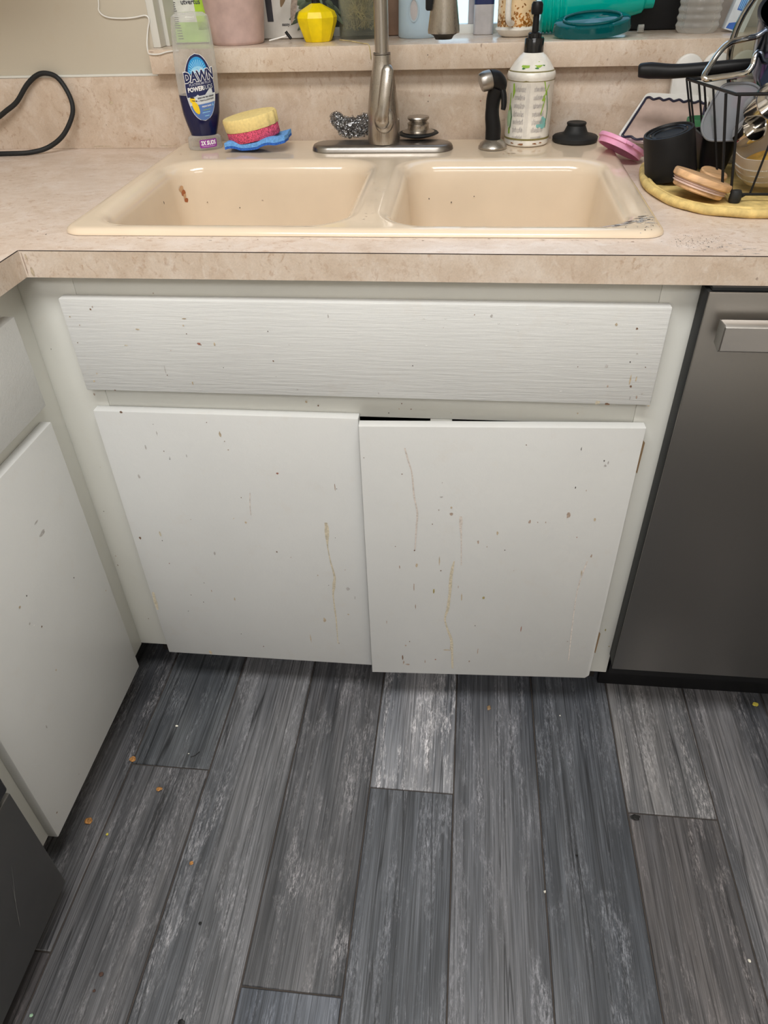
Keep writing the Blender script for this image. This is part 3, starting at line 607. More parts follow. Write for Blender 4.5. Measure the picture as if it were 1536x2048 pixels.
rg = thing('range', 'dark grey steel cooking range at the lower left, only its bottom drawer showing', 'range', (-.5, -.83, 0))
part('body', box(B(), -.85, -.2125, -1.22, -.462, .03, .905, .003), 'black', rg)
part('drawer', box(B(), -.212, -.195, -1.218, -.4615, .056, .3165, .0025), 'range', rg)
part('oven_door', box(B(), -.212, -.190, -1.218, -.4645, .330, .80, .004), 'blackgloss', rg)
part('oven_handle', tube(B(), [(-.155, -1.15, .76), (-.155, -.53, .76)], .011, 14), 'dw_handle', rg)
for y in (-.50, -1.18):
    part('foot', lathe(B(), [(0, .0005), (.018, .0005), (.018, .0295), (0, .0295)], (-.26, y, 0), 16), 'black', rg)
dr2 = rg.children[1]
part('scratch', sheet([[(-.520, .225), (-.5192, .226), (-.545, .170), (-.5458, .171)], [(-.535, .20), (-.5345, .20), (-.56, .13), (-.5606, .131)]], lambda a, b: V((-.1946, a, b))), 'range_scratch', dr2)

# ------------------------------------------------------------------ faucet and deck things
zk = zd(.51) + .0004
FX, FY = .2405, .512
fa = thing('faucet', 'brushed nickel pull-down kitchen faucet with a side lever in the middle of the sink deck', 'faucet', (FX, FY, zk))
pr_ = B()
prev = None
st = [(0, 0), (.0008, .0045), (.003, .0085), (.007, .0105), (.012, .0112)]
for o, z in st:
    L = [pr_.verts.new((x, y, zk + z)) for x, y in rrect(.106 + o, .368 - o, FY - .033 + o, FY + .033 - o, .0328 - o, 12)]
    if prev: bridge(pr_, prev, L)
    else: pr_.faces.new(L)
    prev = L
pr_.faces.new(prev)
part('base_plate', pr_, 'nickel_d', fa)
zp = zk + .0112
prof = [(0, zp), (.0285, zp), (.0292, zp + .006), (.0292, .970), (.0275, 1.0), (.0225, 1.035), (.0175, 1.060), (.0157, 1.070), (.0152, 1.0785), (.0140, 1.0790), (0, 1.0790)]
part('body', lathe(B(), prof, (FX, FY, 0), 48), 'nickel', fa)
part('collar_ring', lathe(B(), [(.0133, 1.0792), (.0152, 1.0794), (.0152, 1.0812), (.0133, 1.0814)], (FX, FY, 0), 40), 'nickel_d', fa)
HX, HY = .3535, .318
neck = [V((FX, FY, 1.0815)), V((FX, FY, 1.15)), V((FX, FY, 1.25)), V((FX, FY, 1.33))]
ax = V((HX - FX, HY - FY, 0)); half = ax.length / 2; ax.normalize()
arc = [V((FX, FY, 1.33)) + ax * (half - half * math.cos(a)) + V((0, 0, half * math.sin(a))) for a in [math.pi * k / 14 for k in range(1, 14)]]
tail = [V((HX, HY, 1.33)), V((HX, HY, 1.235))]
part('neck', tube(B(), neck + arc + tail, .0122, 24), 'nickel', fa)
hd = part('spray_head', lathe(B(), [(0, 1.236), (.0155, 1.236), (.0168, 1.228), (.0172, 1.20), (.0180, 1.165), (.0232, 1.126), (.0228, 1.1225), (0, 1.1225)], (HX, HY, 0), 40), 'nickel', fa)
part('spray_face', lathe(B(), [(0, 1.1150), (.012, 1.1150), (.015, 1.1195), (.0205, 1.1222), (0, 1.1224)], (HX, HY, 0), 32), 'black', hd)
part('spray_button', box(B(), HX - .0265, HX - .0145, HY - .010, HY + .008, 1.150, 1.19, .003), 'black', hd)
# lever: round knob on the front right of the body, long rounded paddle rising from it
cb = V((FX + .004, FY - .026, .982))
part('lever_socket', lathe(B(), [(0, .0065), (.010, .0062), (.0150, .0048), (.0172, .002), (.0178, -.002), (.0170, -.012), (0, -.012)], cb, 36, mtx=Euler((math.radians(80), 0, math.radians(6))).to_matrix().to_4x4() @ Matrix.Scale(1.25, 4, (0, 1, 0))), 'nickel', fa)
lv = crv([(FX + .000, FY - .036, .974), (FX + .002, FY - .044, .986), (FX + .006, FY - .045, 1.008), (FX + .010, FY - .040, 1.034), (FX + .0125, FY - .034, 1.056), (FX + .0125, FY - .031, 1.066)], 6)
part('lever', tube(B(), lv, [.010, .0135, .0105, .0108, .0112, .0105, .0055], 16, up=(0, -1, 0), flat_=.62), 'nickel', fa)

# steel wool
bm = B()
path = crv([(.1480, .552, .9735), (.154, .552, .966), (.164, .550, .9595), (.180, .549, .9595), (.196, .549, .9630), (.210, .549, .966)], 6)
for i in range(1500):
    c = random.choice(path); r = .0185 if c.x > .163 else .0125
    u = V((random.gauss(0, 1), random.gauss(0, 1), random.gauss(0, 1))).normalized(); c = c + u * r * random.uniform(.78, 1.0)
    if c.z < zp + .0025: c.z = zp + .0025
    a1 = V((random.gauss(0, 1), random.gauss(0, 1), random.gauss(0, 1))).normalized(); a2 = a1.cross(u).normalized() if a1.cross(u).length > .1 else V((0, 0, 1))
    R1 = random.uniform(.0013, .003); ph = random.uniform(0, 6)
    pts = [c + a1 * R1 * math.cos(ph + k * .75) + a2 * R1 * math.sin(ph + k * .75) + u * (k - 5) * .0003 for k in range(11)]
    for p in pts: p.z = max(p.z, zp + .0006)
    tube(bm, pts, .0004, 3)
wo = thing('steel_wool', 'tangled grey steel wool scrubber lying behind the faucet on its base plate', 'scrubber', (.18, .55, zp))
part('core', tube(B(), [p + V((0, 0, .001)) for p in path], [.0075, .009, .0125, .0145, .0145], 10), 'grime_k', wo)
part('curls', bm, 'wool', wo, kind='stuff')

# sink strainer behind the faucet
st_ = thing('sink_strainer', 'shiny metal sink stopper with a black rubber flange, behind the faucet', 'stopper', (.301, .5265, zp))
part('rubber_flange', lathe(B(), [(0, .0004), (.020, .0004), (.034, .0042), (.0385, .0062), (.036, .0085), (.022, .0095), (0, .0095)], (.301, .556, zp), 40, mtx=Euler((0, math.radians(-1), 0)).to_matrix().to_4x4()), 'blackrub', st_)
part('metal_rim', lathe(B(), [(.0155, .0086), (.026, .0088), (.030, .0098), (.026, .0115), (.0205, .0135), (.0195, .0200), (.0205, .0235), (.0165, .0260), (.0155, .0275), (.0195, .0300), (.0205, .0325), (.0195, .0345), (.012, .0352), (0, .0345)], (.301, .556, zp), 40), 'nickel', st_)

# side sprayer
zs_ = zd(.513) + .0004
sp = thing('side_sprayer', 'black side sprayer with a grey metal nozzle standing right of the faucet', 'sprayer', (.440, .513, zs_))
part('holder', lathe(B(), [(0, 0), (.0255, 0), (.0262, .003), (.0225, .009), (.0165, .0135), (.0150, .015), (0, .015)], (.440, .513, zs_), 36), 'nickel', sp)
body = crv([(.4395, .513, .944), (.4390, .513, .962), (.4355, .513, .985), (.4365, .513, 1.008), (.4415, .512, 1.026)], 5)
part('handle', tube(B(), body, [.0138, .0138, .0128, .0118, .0128, .0142], 20, up=(0, 1, 0)), 'black', sp)
part('head', tube(B(), crv([(.4465, .512, 1.016), (.446, .511, 1.030), (.438, .508, 1.0385), (.4285, .505, 1.0395)], 5), [.0075, .0130, .0148, .0150], 20, up=(0, 1, 0)), 'black', sp)
part('nozzle', tube(B(), [(.4290, .505, 1.0395), (.4205, .502, 1.0375), (.4145, .4995, 1.0355), (.4125, .499, 1.0348)], [.0155, .0160, .0150, .0135], 24, up=(0, 1, 0)), 'nickel_d', sp)
part('trigger', tube(B(), crv([(.4490, .508, 1.028), (.4535, .505, 1.016), (.4550, .502, 1.002), (.4540, .500, .9935)], 5), [.006, .0062, .0058, .0045], 12, flat_=.8), 'black', sp)

# pump bottle
BX, BY = .5018, .553
zb = zd(BY) + .0004
pb = thing('pump_bottle', 'white soap bottle with faded music sheet and green leaf print and a black pump', 'bottle', (BX, BY, zb))
RB = lambda z: .0405 + (z - .945) * .008
prof = [(0, zb), (.0375, zb), (.0398, zb + .002), (.0405, zb + .006), (.0404, .945), (RB(1.036), 1.036), (.0424, 1.038), (.0424, 1.0425), (.0408, 1.0465), (.0395, 1.0475), (.031, 1.060), (.0225, 1.0695), (.0195, 1.0715), (.0175, 1.0738), (0, 1.0738)]
part('body', lathe(B(), prof, (BX, BY, 0), 64), 'bottle_w', pb)
cl = part('pump_collar', lathe(B(), [(0, 1.0741), (.0166, 1.0741), (.0166, 1.0935), (.0155, 1.0952), (.0118, 1.0956), (.0118, 1.1015), (.0098, 1.1032), (0, 1.1032)], (BX, BY, 0), 60, fn=lambda a, z: 1 + .012 * (1 if math.sin(30 * a) > 0 else -1) if 1.0745 < z < 1.093 or z < 1.0745 else 1), 'blackgloss', pb)
part('pump_stem', lathe(B(), [(0, 1.1034), (.0058, 1.1034), (.0050, 1.128), (0, 1.128)], (BX, BY, 0), 20), 'black', pb)
bm = lathe(B(), [(0, 1.1282), (.0085, 1.1282), (.0098, 1.132), (.0098, 1.142), (.0075, 1.146), (0, 1.147)], (BX, BY, 0), 28)
tube(bm, crv([(BX, BY, 1.139), (BX + .004, BY + .016, 1.140), (BX + .007, BY + .030, 1.137), (BX + .008, BY + .036, 1.130)], 4), [.0065, .006, .005, .004], 12)
part('pump_head', bm, 'black', pb)
def onb(s, z, k=.0005):
    r = RB(z) + k; p = s / r; return V((BX + r * math.sin(p), BY - r * math.cos(p), z))
def cone(s, z, k=.0006):
    t = (z - 1.0475) / (1.0695 - 1.0475); r = .0395 + (.0225 - .0395) * t + k; p = s / .0395 - .02; return V((BX + r * math.sin(p), BY - r * math.cos(p), z + .0004))
def strip(s0, s1, z0, z1, n=6): return [[(s0 + (s1 - s0) * i / n, z0), (s0 + (s1 - s0) * (i + 1) / n, z0), (s0 + (s1 - s0) * (i + 1) / n, z1), (s0 + (s1 - s0) * i / n, z1)] for i in range(n)]
P = []
for row in range(7):
    z = 1.024 - row * .0128
    for s0, s1 in ((-.031, -.0105), (.0045, .027)):
        for k in range(5): P += strip(s0, s1, z - k * .00125, z - k * .00125 + .00035)
        for k in range(13):
            s = random.uniform(s0, s1); zz = z - random.uniform(-.002, .0065); P.append(blob(s, zz, .0012, .001, 6)); P.append([(s + .0004, zz), (s + .0007, zz), (s + .0007, zz + .003), (s + .0004, zz + .003)])
for k in range(5): P += [[(-.0085 + k * .0014, .947 + i * .012), (-.0083 + k * .0014, .947 + i * .012), (-.0083 + k * .0014, .959 + i * .012), (-.0085 + k * .0014, .959 + i * .012)] for i in range(7)]
part('music_print', sheet(P, onb), 'stave', pb, kind='stuff')
part('green_print', sheet([[(.0215, 1.034), (.0238, 1.034), (.0305, 1.012), (.0282, 1.012)], [(.033, 1.028), (.035, 1.0285), (.0225, 1.003), (.0205, 1.005)], [(.027, 1.014), (.025, 1.003), (.022, 1.006), (.023, 1.012)], [(.0265, 1.009), (.0285, 1.008), (.0212, .981), (.0195, .983)], [(-.036, 1.030), (-.033, 1.031), (-.030, 1.018), (-.035, 1.006)], [(-.041, 1.015), (-.039, 1.016), (-.040, .99), (-.044, .985)], [(-.042, .960), (-.038, .962), (-.037, .952), (-.042, .950)]], onb, 2), 'leafgreen', pb, kind='stuff')
part('dark_leaf_print', sheet([[(.029, 1.018), (.0305, 1.018), (.036, .99), (.034, .96), (.033, .96), (.0345, .99)], [(-.040, .998), (-.037, .992), (-.034, .978), (-.036, .962), (-.040, .955), (-.0375, .968), (-.0365, .98), (-.039, .990)]], onb, 2), 'leafdark', pb, kind='stuff')
part('mint_print', sheet([blob(-.043, .975, .011, .030, 12, .1)], lambda a, b: onb(a, b, .0003), 2), 'palemint', pb)
part('teal_print', sheet([blob(.027, .970, .014, .018, 12, .3), blob(.018, .965, .012, .006, 10, .3)], lambda a, b: onb(a, b, .0003), 2), 'tealprint', pb)
part('shoulder_leaf_print', sheet([blob(-.014, 1.0572, .019, .0075, 14, .25), blob(.011, 1.0580, .020, .0075, 14, .25)], cone, 2), 'leafgreen', pb)
part('shoulder_dark_print', sheet([blob(-.018, 1.0525, .008, .0025, 8, .3), blob(.008, 1.0530, .008, .0025, 8, .3), blob(.024, 1.0565, .006, .002, 8, .3)], cone, 2), 'leafdark', pb)
for z0, z1, mt in ((.9415, .9445, 'olive'), (1.0335, 1.0345, 'olive'), (1.0468, 1.0490, 'olive')):
    r = RB(z0) + .0005 if z0 < 1.04 else .0399
    part('band', lathe(B(), [(r, z0), (r + .0002, (z0 + z1) / 2), (r - (.001 if z0 > 1.04 else 0), z1)], (BX, BY, 0), 60), mt, pb)
part('rust_wear', sheet([blob(-.012, zb + .0052, .010, .003, 9, .4), blob(.014, zb + .0055, .008, .0025, 9, .4), blob(.026, zb + .006, .008, .002, 9, .4), blob(-.030, zb + .0055, .008, .002, 9, .4)], onb, 1), 'rust', pb)
part('rust_wear', sheet([blob(-.035, 1.040, .006, .003, 9, .4), blob(-.012, 1.0345, .012, .0022, 9, .4)], lambda a, b: onb(a, b, .0009), 1), 'olive', pb)

# black rubber stopper
zr = zd(.565) + .0004
solo('rubber_stopper', lathe(B(), [(0, 0), (.039, 0), (.0412, .002), (.0415, .0075), (.0395, .0095), (.026, .0125), (.0215, .0155), (.0185, .022), (.0165, .0265), (.0175, .0280), (.0178, .0305), (.0165, .0318), (.0140, .0312), (0, .0300)], (.5925, .565, zr), 48), 'blackrub', (.5925, .565, zr), 'flat black rubber sink stopper with a round knob, right of the pump bottle', 'stopper')

# dish soap bottle, standing on its cap
DX, DY = -.1045, .530
zdb = zd(DY) + .0004
db = thing('dish_soap_bottle', 'upside-down clear dish soap bottle half full of dark blue soap, with a blue label', 'bottle', (DX, DY, zdb))
AT = [(.9535, .0235), (.9602, .0255), (.975, .0300), (.990, .0335), (1.02, .0365), (1.052, .0375), (1.085, .0368), (1.12, .0345), (1.138, .0325), (1.1425, .0300), (1.1445, .024)]
def av(z):
    for (a, p), (b, q) in zip(AT, AT[1:]):
        if a <= z <= b: return p + (q - p) * (z - a) / (b - a)
    return AT[0][1] if z < AT[0][0] else AT[-1][1]
CXZ = lambda z: DX - .002 + (z - .931) * .040
def ellip(prof, k=0, n=48, rot=.22, sy=.66):
    bm = B(); rings = []
    for r, z in prof:
        a = max(r - k, .0005); ring = []
        for i in range(n):
            t = 2 * math.pi * i / n; x, y = a * math.cos(t), a * sy * math.sin(t)
            ring.append(bm.verts.new((CXZ(z) + x * math.cos(rot) - y * math.sin(rot), DY + x * math.sin(rot) + y * math.cos(rot), z)))
        rings.append(ring)
    for a, b in zip(rings, rings[1:]): bridge(bm, a, b)
    bm.faces.new(rings[0]); bm.faces.new(rings[-1])
    return bm
zz = [.9535 + .006 * i for i in range(32)]
part('body', ellip([(av(z), z) for z in zz if z < 1.1445] + [(.024, 1.1445), (.012, 1.1452)]), 'clear', db)
part('soap', ellip([(av(z), z) for z in zz if z < 1.02] + [(av(1.021), 1.021)], -.00025), 'navy_liq', db, 'dark blue liquid soap')
cp = part('cap', ellip([(.0305, zdb), (.0318, zdb + .003), (.0312, zdb + .018), (.0300, .9505), (.0255, .9533)], 0, 48, .22, .8), 'clear2', db)
def ondb(s, z, k=.0006, rot=.22, sy=.66, af=None, f0=.17):
    a = (af(z) if af else av(z)); p = f0 + s / .0375
    x, y = (a + k) * math.sin(p), -(a * sy + k) * math.cos(p)
    return V((CXZ(z) + x * math.cos(rot) - y * math.sin(rot), DY + x * math.sin(rot) + y * math.cos(rot), z))
LZ = 1.033; TL = math.radians(7)
def lab(k):
    def f(u, w): return ondb(u * math.cos(TL) - w * math.sin(TL) * .5, LZ + w + u * math.sin(TL), k)
    return f
def oval(a, b, n=40, z0=None, z1=None):
    o = []
    for i in range(n):
        t = 2 * math.pi * i / n; x = a * math.cos(t); w = b * math.sin(t)
        x *= 1 - .10 * (w / b)   # narrower to the top
        if z0 is not None: w = max(w, z0)
        if z1 is not None: w = min(w, z1)
        o.append((x, w))
    return o
def clip_oval(a, b, z0, z1, n=14):
    L, R = [], []
    for i in range(n + 1):
        w = z0 + (z1 - z0) * i / n; x = a * math.sqrt(max(0, 1 - (w / b) ** 2)) * (1 - .10 * (w / b)); L.append((-x, w)); R.append((x, w))
    return [[L[i], R[i], R[i + 1], L[i + 1]] for i in range(n) if R[i][0] + R[i + 1][0] > 1e-5]
lb = part('label', sheet(clip_oval(.0290, .0535, -.0535, .0535, 30), lab(.0007), 2), 'print_w', db, 'oval blue and white label')
part('label_ground', sheet(clip_oval(.0280, .0525, -.012, .0525, 24), lab(.0010), 2), 'navy', lb)
part('label_lower', sheet(clip_oval(.0280, .0525, -.0525, -.0255, 14), lab(.0010), 2), 'labelblue', lb)
part('label_band', sheet(clip_oval(.0280, .0525, -.0255, -.0119, 8) + [[(-.012, -.0121), (-.004, -.0121), (-.007, -.0095)], [(.006, -.0121), (.022, -.0121), (.021, -.0035), (.015, -.0045)]], lab(.0012), 2), 'labelgrey', lb)
part('label_sun', sheet([[(.0215 * math.cos(t) * .80, .024 + .0215 * math.sin(t) * 1.12) for t in [math.pi * k / 16 for k in range(17)]]], lab(.0012), 2), 'sunblue', lb)
rays = []
for k in range(1, 14):
    t = math.pi * k / 14; rays.append([(.004 * math.cos(t - .09), .0245 + .004 * math.sin(t - .09)), (.0155 * math.cos(t - .035), .0245 + .0195 * math.sin(t - .035)), (.0155 * math.cos(t + .035), .0245 + .0195 * math.sin(t + .035)), (.004 * math.cos(t + .09), .0245 + .004 * math.sin(t + .09))])
rays.append([(.0125 * math.cos(t), .0242 + .0095 * math.sin(t)) for t in [math.pi * k / 12 for k in range(13)]])
part('label_rays', sheet(rays, lab(.0014), 1), 'skyblue', lb)
def tx(s, size, x, z, k, mt, bold=0, sx=1.0, name='lettering'):
    f = lab(k); part(name, text_bm(s, size, lambda a, b: f(a + x, b + z), bold, sx=sx), mt, lb)
tx('DAWN', .0215, .0010, .0185, .0014, 'print_w', .0020, .80)
tx('DAWN', .0215, .0010, .0185, .0017, 'navy', .0008, .80)
tx('PLATINUM PLUS', .0056, .001, .0068, .0014, 'print_g', .0001)
tx('POWER', .0098, -.0090, -.0008, .0014, 'print_w', .0004, .86)
tx('SUDS', .0098, .0140, -.0008, .0014, 'labelgrey', 0, .86)
tx('REMOVES 99% GREASE', .0033, .0075, -.0155, .0015, 'print_k', .00012, .95)
tx('+ TRAP & LOCK SUDS', .0033, .0075, -.0200, .0015, 'print_k', .00012, .95)
tx('FRESH RAIN', .0035, .0065, -.0300, .0014, 'print_w', .0001)
part('drop_print', sheet([[(.0195 + .0014 * math.cos(t), -.0305 + .0014 * math.sin(t)) for t in [math.pi * k / 8 for k in range(8, 17)]] + [(.0195, -.0268)]], lab(.0014), 0), 'skyblue', lb)
part('green_line', sheet([[(-.002, -.0352), (.013, -.0352), (.013, -.0360), (-.002, -.0360)]], lab(.0014), 1), 'leafgreen', lb)
part('small_print', sheet([[(-.004, -.0392), (.012, -.0392), (.012, -.0402), (-.004, -.0402)], [(0, -.0448), (.009, -.0448), (.009, -.0460), (0, -.0460)]], lab(.0014), 1), 'skyblue', lb)
dk = [blob(-.0145, -.0295, .011, .023, 14, .06, .35), blob(-.0185, -.0165, .011, .009, 12, .05)]
part('duckling_print', sheet(dk, lab(.0015), 1), 'duck', lb)
part('duckling_marks', sheet([blob(-.0180, -.0128, .009, .0025, 9, .15, -.2), blob(-.0165, -.0180, .008, .0012, 8, .1, -.25), blob(-.0112, -.0190, .0030, .0018, 8, .1, -.2)], lab(.0018), 1), 'duckdark', lb)
capa = lambda z: .0314 - (z - zdb) * .03
oncap = lambda k: (lambda a, b: ondb(a, b + a * .03, k, .22, .8, capa, .12))
ck = part('cap_sticker', sheet([rrect(-.014, .026, .9348, .9488, .003)], oncap(.0007), 3), 'purple', cp, 'purple sticker')
part('lettering', text_bm('2X SUDS', .0098, lambda a, b: oncap(.0011)(a + .0062, b + .9428), .0004, sx=.88), 'print_w', cp)
part('lettering_underline', sheet([[(-.009, .9372), (.021, .9372), (.021, .9376), (-.009, .9376)]], oncap(.0011), 2), 'print_w', cp)

# round sponge and the blue sponge under it
zq = zd(.51) + .0004
bm = B(); nx, ny = 22, 12
def bl(u, w, side):
    x = -.054 + .114 * u; y = .482 + .066 * w
    h = .004 + .012 * max(0, u - .3) ** 1.3 * 1.7 + .0040 * max(0, math.sin(u * 10.5 + .6)) * (1 - w * .6) + .0015 * math.sin(w * 7)
    x += .003 * math.sin(w * 6); y += .004 * math.sin(u * 7)
    return V((x, y, zq + max(h, .0008) + side * .0105))
def slab(bm, lo, hi):
    g = [[[bm.verts.new(bl(i / nx, j / ny, (lo, hi)[d])) for j in range(ny + 1)] for i in range(nx + 1)] for d in (0, 1)]
    for i in range(nx):
        for j in range(ny):
            for d in (0, 1): bm.faces.new((g[d][i][j], g[d][i + 1][j], g[d][i + 1][j + 1], g[d][i][j + 1]))
    for i in range(nx):
        for j in (0, ny): bm.faces.new((g[0][i][j], g[0][i + 1][j], g[1][i + 1][j], g[1][i][j]))
    for j in range(ny):
        for i in (0, nx): bm.faces.new((g[0][i][j], g[0][i][j + 1], g[1][i][j + 1], g[1][i][j]))
    return bm
bsn = thing('blue_sponge', 'curled flat blue sponge with a darker underside, beneath the round sponge', 'sponge', (.003, .515, zq))
part('sponge_layer', slab(bm, .36, 1.0), 'bfoam', bsn)
part('scrub_layer', slab(B(), -.05, .34), 'bscrub', bsn)
SM = rotm((-.004, .519, zq + .0195), (math.radians(3), math.radians(-9.5), 0))
rs = thing('round_sponge', 'round two-layer sponge, yellow foam over pink scrubber, on the blue sponge', 'sponge', (-.004, .519, zq + .019))
def wav(a, z): return 1 + (.022 * math.sin(15 * a) if -1.6 < a - 2 * math.pi * (a > math.pi) < .35 else 0)
bm = lathe(B(), [(0, 0), (.048, 0), (.0495, .002), (.0495, .0165), (.0482, .0182), (0, .0182)], (0, 0, 0), 72, sx=1, sy=.78); bmesh.ops.transform(bm, matrix=SM, verts=bm.verts)
part('scrub_layer', bm, 'pfoam', rs, 'pink scrubbing layer')
bm = lathe(B(), [(0, .0184), (.0495, .0184), (.0505, .020), (.0515, .036), (.0500, .0395), (.042, .0405), (0, .0385)], (0, 0, 0), 90, sx=1, sy=.78, fn=wav); bmesh.ops.transform(bm, matrix=SM, verts=bm.verts)
part('foam_layer', bm, 'yfoam', rs, 'pale yellow foam layer')

# cords
solo('power_cord', tube(B(), crv([(-.78, .520, .9192), (-.70, .545, .9205), (-.645, .565, .934), (-.60, .580, .955), (-.555, .590, .973), (-.527, .592, .9875), (-.500, .594, 1.003), (-.471, .598, 1.031), (-.447, .602, 1.0465), (-.427, .603, 1.0495), (-.407, .602, 1.0425), (-.392, .598, 1.021), (-.385, .592, .996), (-.392, .586, .973), (-.415, .576, .944), (-.447, .566, .9255), (-.480, .553, .9195), (-.522, .545, .9192), (-.62, .540, .9192)], 8), .0045, 12), 'blackrub', (-.5, .56, .9146), 'thick black power cord looping up against the cream backsplash', 'cord')
solo('white_cable', tube(B(), crv([(-.290, .6112, 1.24), (-.2925, .6112, 1.165), (-.296, .6112, 1.146), (-.284, .6112, 1.1365), (-.256, .6112, 1.1337), (-.230, .6112, 1.1347), (-.2085, .6105, 1.1372), (-.2030, .6105, 1.130), (-.2085, .609, 1.115), (-.2115, .600, 1.095), (-.2055, .583, 1.082), (-.199, .5785, 1.0795), (-.183, .5782, 1.0795), (-.166, .5782, 1.083), (-.145, .5782, 1.0845)], 7), .0013, 8), 'white', (-.25, .61, 1.0864), 'thin white cable tacked along the wall left of the window', 'cable')

# ------------------------------------------------------------------ things on the window ledge
ZL = 1.0868
def front(y): return lambda a, b: V((a, y, b))
sb = thing('seed_pouch', 'white and lime green printed pouch standing in the left corner of the window ledge', 'pouch', (-.145, .695, ZL))
def po(a, b, d):
    t = (b - ZL) / .13
    return V((a - .022 * t, .692 + d * (1 - .6 * t) + .03 * t, b))
part('pouch', prism(B(), [(-.184, ZL), (-.112, ZL), (-.106, ZL + .06), (-.106, ZL + .13), (-.178, ZL + .13), (-.181, ZL + .06)], -.012, .012, po, .003), 'bagwhite', sb)
pf = lambda a, b: po(a, b, -.0126)
part('green_base', sheet([[(-.183, ZL + .002), (-.113, ZL + .002), (-.109, ZL + .034), (-.181, ZL + .034)]], pf, 1), 'baggreen', sb)
part('lime_panel', sheet([[(-.132, 1.108), (-.109, 1.108), (-.107, 1.214), (-.130, 1.214)], [(-.180, 1.158), (-.133, 1.158), (-.133, 1.172), (-.180, 1.172)]], pf, 1), 'lime', sb)
pf2 = lambda a, b: po(a, b, -.0135)
part('lettering', text_bm('utvertus', .0115, lambda a, b: pf2(a - .1375, b + 1.1525), .0002), 'print_k', sb)
bars = []
for i in range(13): bars.append([(-.1795, 1.112 + i * .0033), (-.168 + random.uniform(-.003, .002), 1.112 + i * .0033), (-.168, 1.1130 + i * .0033), (-.1795, 1.1130 + i * .0033)])
for i in range(6): bars.append([(-.176, 1.0945 + i * .0042), (-.166, 1.0945 + i * .0042), (-.166, 1.0955 + i * .0042), (-.176, 1.0955 + i * .0042)])
part('small_print', sheet(bars, pf2), 'print_k', sb)
fb = thing('flower_packet', 'green packet with a pink flower print, between the pouch and the pink pot', 'packet', (-.118, .745, ZL))
part('packet', prism(B(), [(-.136, ZL), (-.098, ZL), (-.118, ZL + .12), (-.158, ZL + .12)], .738, .746, lambda a, b, d: V((a, d + (b - ZL) * .1, b)), .002), 'greenleaf', fb)
ff = lambda a, b: V((a, .7372 + (b - ZL) * .1, b))
part('flower_print', sheet([blob(-.148, 1.162, .024, .026, 12, .15), blob(-.132, 1.158, .024, .022, 12, .15), blob(-.14, 1.176, .03, .02, 12, .15)], ff, 1), 'pinkred', fb)
part('leaf_print', sheet([blob(-.128, 1.125, .010, .026, 10, .1, .6), blob(-.118, 1.108, .008, .022, 10, .1, .4)], lambda a, b: ff(a, b) - V((0, .0004, 0)), 1), 'leafgreen', fb)

pp = thing('pink_pot', 'dusty pink flower pot with a faint wavy relief on the window ledge', 'pot', (-.0535, .664, ZL))
wv = lambda a, z: 1 + .006 * math.sin(5 * a + 95 * z + 1.5 * math.sin(2 * a)) * (1 if ZL + .008 < z < ZL + .118 else 0)
pz = [ZL + .004 + .004 * i for i in range(30)]
part('pot', lathe(B(), [(0, ZL), (.0472, ZL), (.0492, ZL + .003)] + [(.0492 + (z - ZL) * .112, z) for z in pz] + [(.0638, ZL + .124), (.0594, ZL + .124), (.0565, ZL + .105), (0, ZL + .105)], (-.0535, .664, 0), 96, fn=wv), 'pinkpot', pp)
part('soil', lathe(B(), [(.0560, ZL + .106), (.03, ZL + .110), (0, ZL + .109)], (-.0535, .664, 0), 24), 'kick', pp)

wb = thing('white_carton', 'white carton with a black upright bar, behind the pink pot and the yellow vase', 'carton', (.02, .748, ZL))
part('carton', box(B(), -.034, .076, .735, .769, ZL, ZL + .13, .003), 'white_m', wb)
part('black_bar', sheet([[(-.009, 1.1155), (.003, 1.1155), (.001, 1.21), (-.013, 1.21)]], front(.7344)), 'print_k', wb)
part('lettering', text_bm('sassy.', .0075, lambda a, b: V((a + .0275, .7344, b + 1.1105)), .0002), 'print_k', wb)
stp = thing('plant_marker', 'small white stick with a black end lying on the ledge beside the pink pot', 'stick', (.01, .69, ZL))
part('stick', tube(B(), [(.002, .684, ZL + .0016), (.018, .687, ZL + .0045), (.039, .692, ZL + .0088)], .0014, 8), 'white', stp)
part('black_end', tube(B(), [(.035, .690, ZL + .0150), (.039, .690, ZL + .010), (.0445, .688, ZL + .0035)], .0028, 10), 'black', stp)

yv = thing('yellow_vase', 'small bright yellow faceted vase with a black neck on the window ledge', 'vase', (.1008, .672, ZL))
part('vase', lathe(B(), [(0, ZL), (.0250, ZL), (.0275, ZL + .004), (.0375, ZL + .030), (.0388, ZL + .038), (.0345, ZL + .047), (.012, ZL + .058), (.0078, ZL + .0595), (0, ZL + .0595)], (.1008, .672, 0), 9, mtx=Matrix.Rotation(.25, 4, 'Z')), 'yellow', yv, angle=12)
part('neck', lathe(B(), [(0, ZL + .0597), (.0078, ZL + .0597), (.0074, ZL + .066), (.0090, ZL + .070), (.0078, ZL + .085), (0, ZL + .085)], (.1008, .672, 0), 20), 'blackgloss', yv)

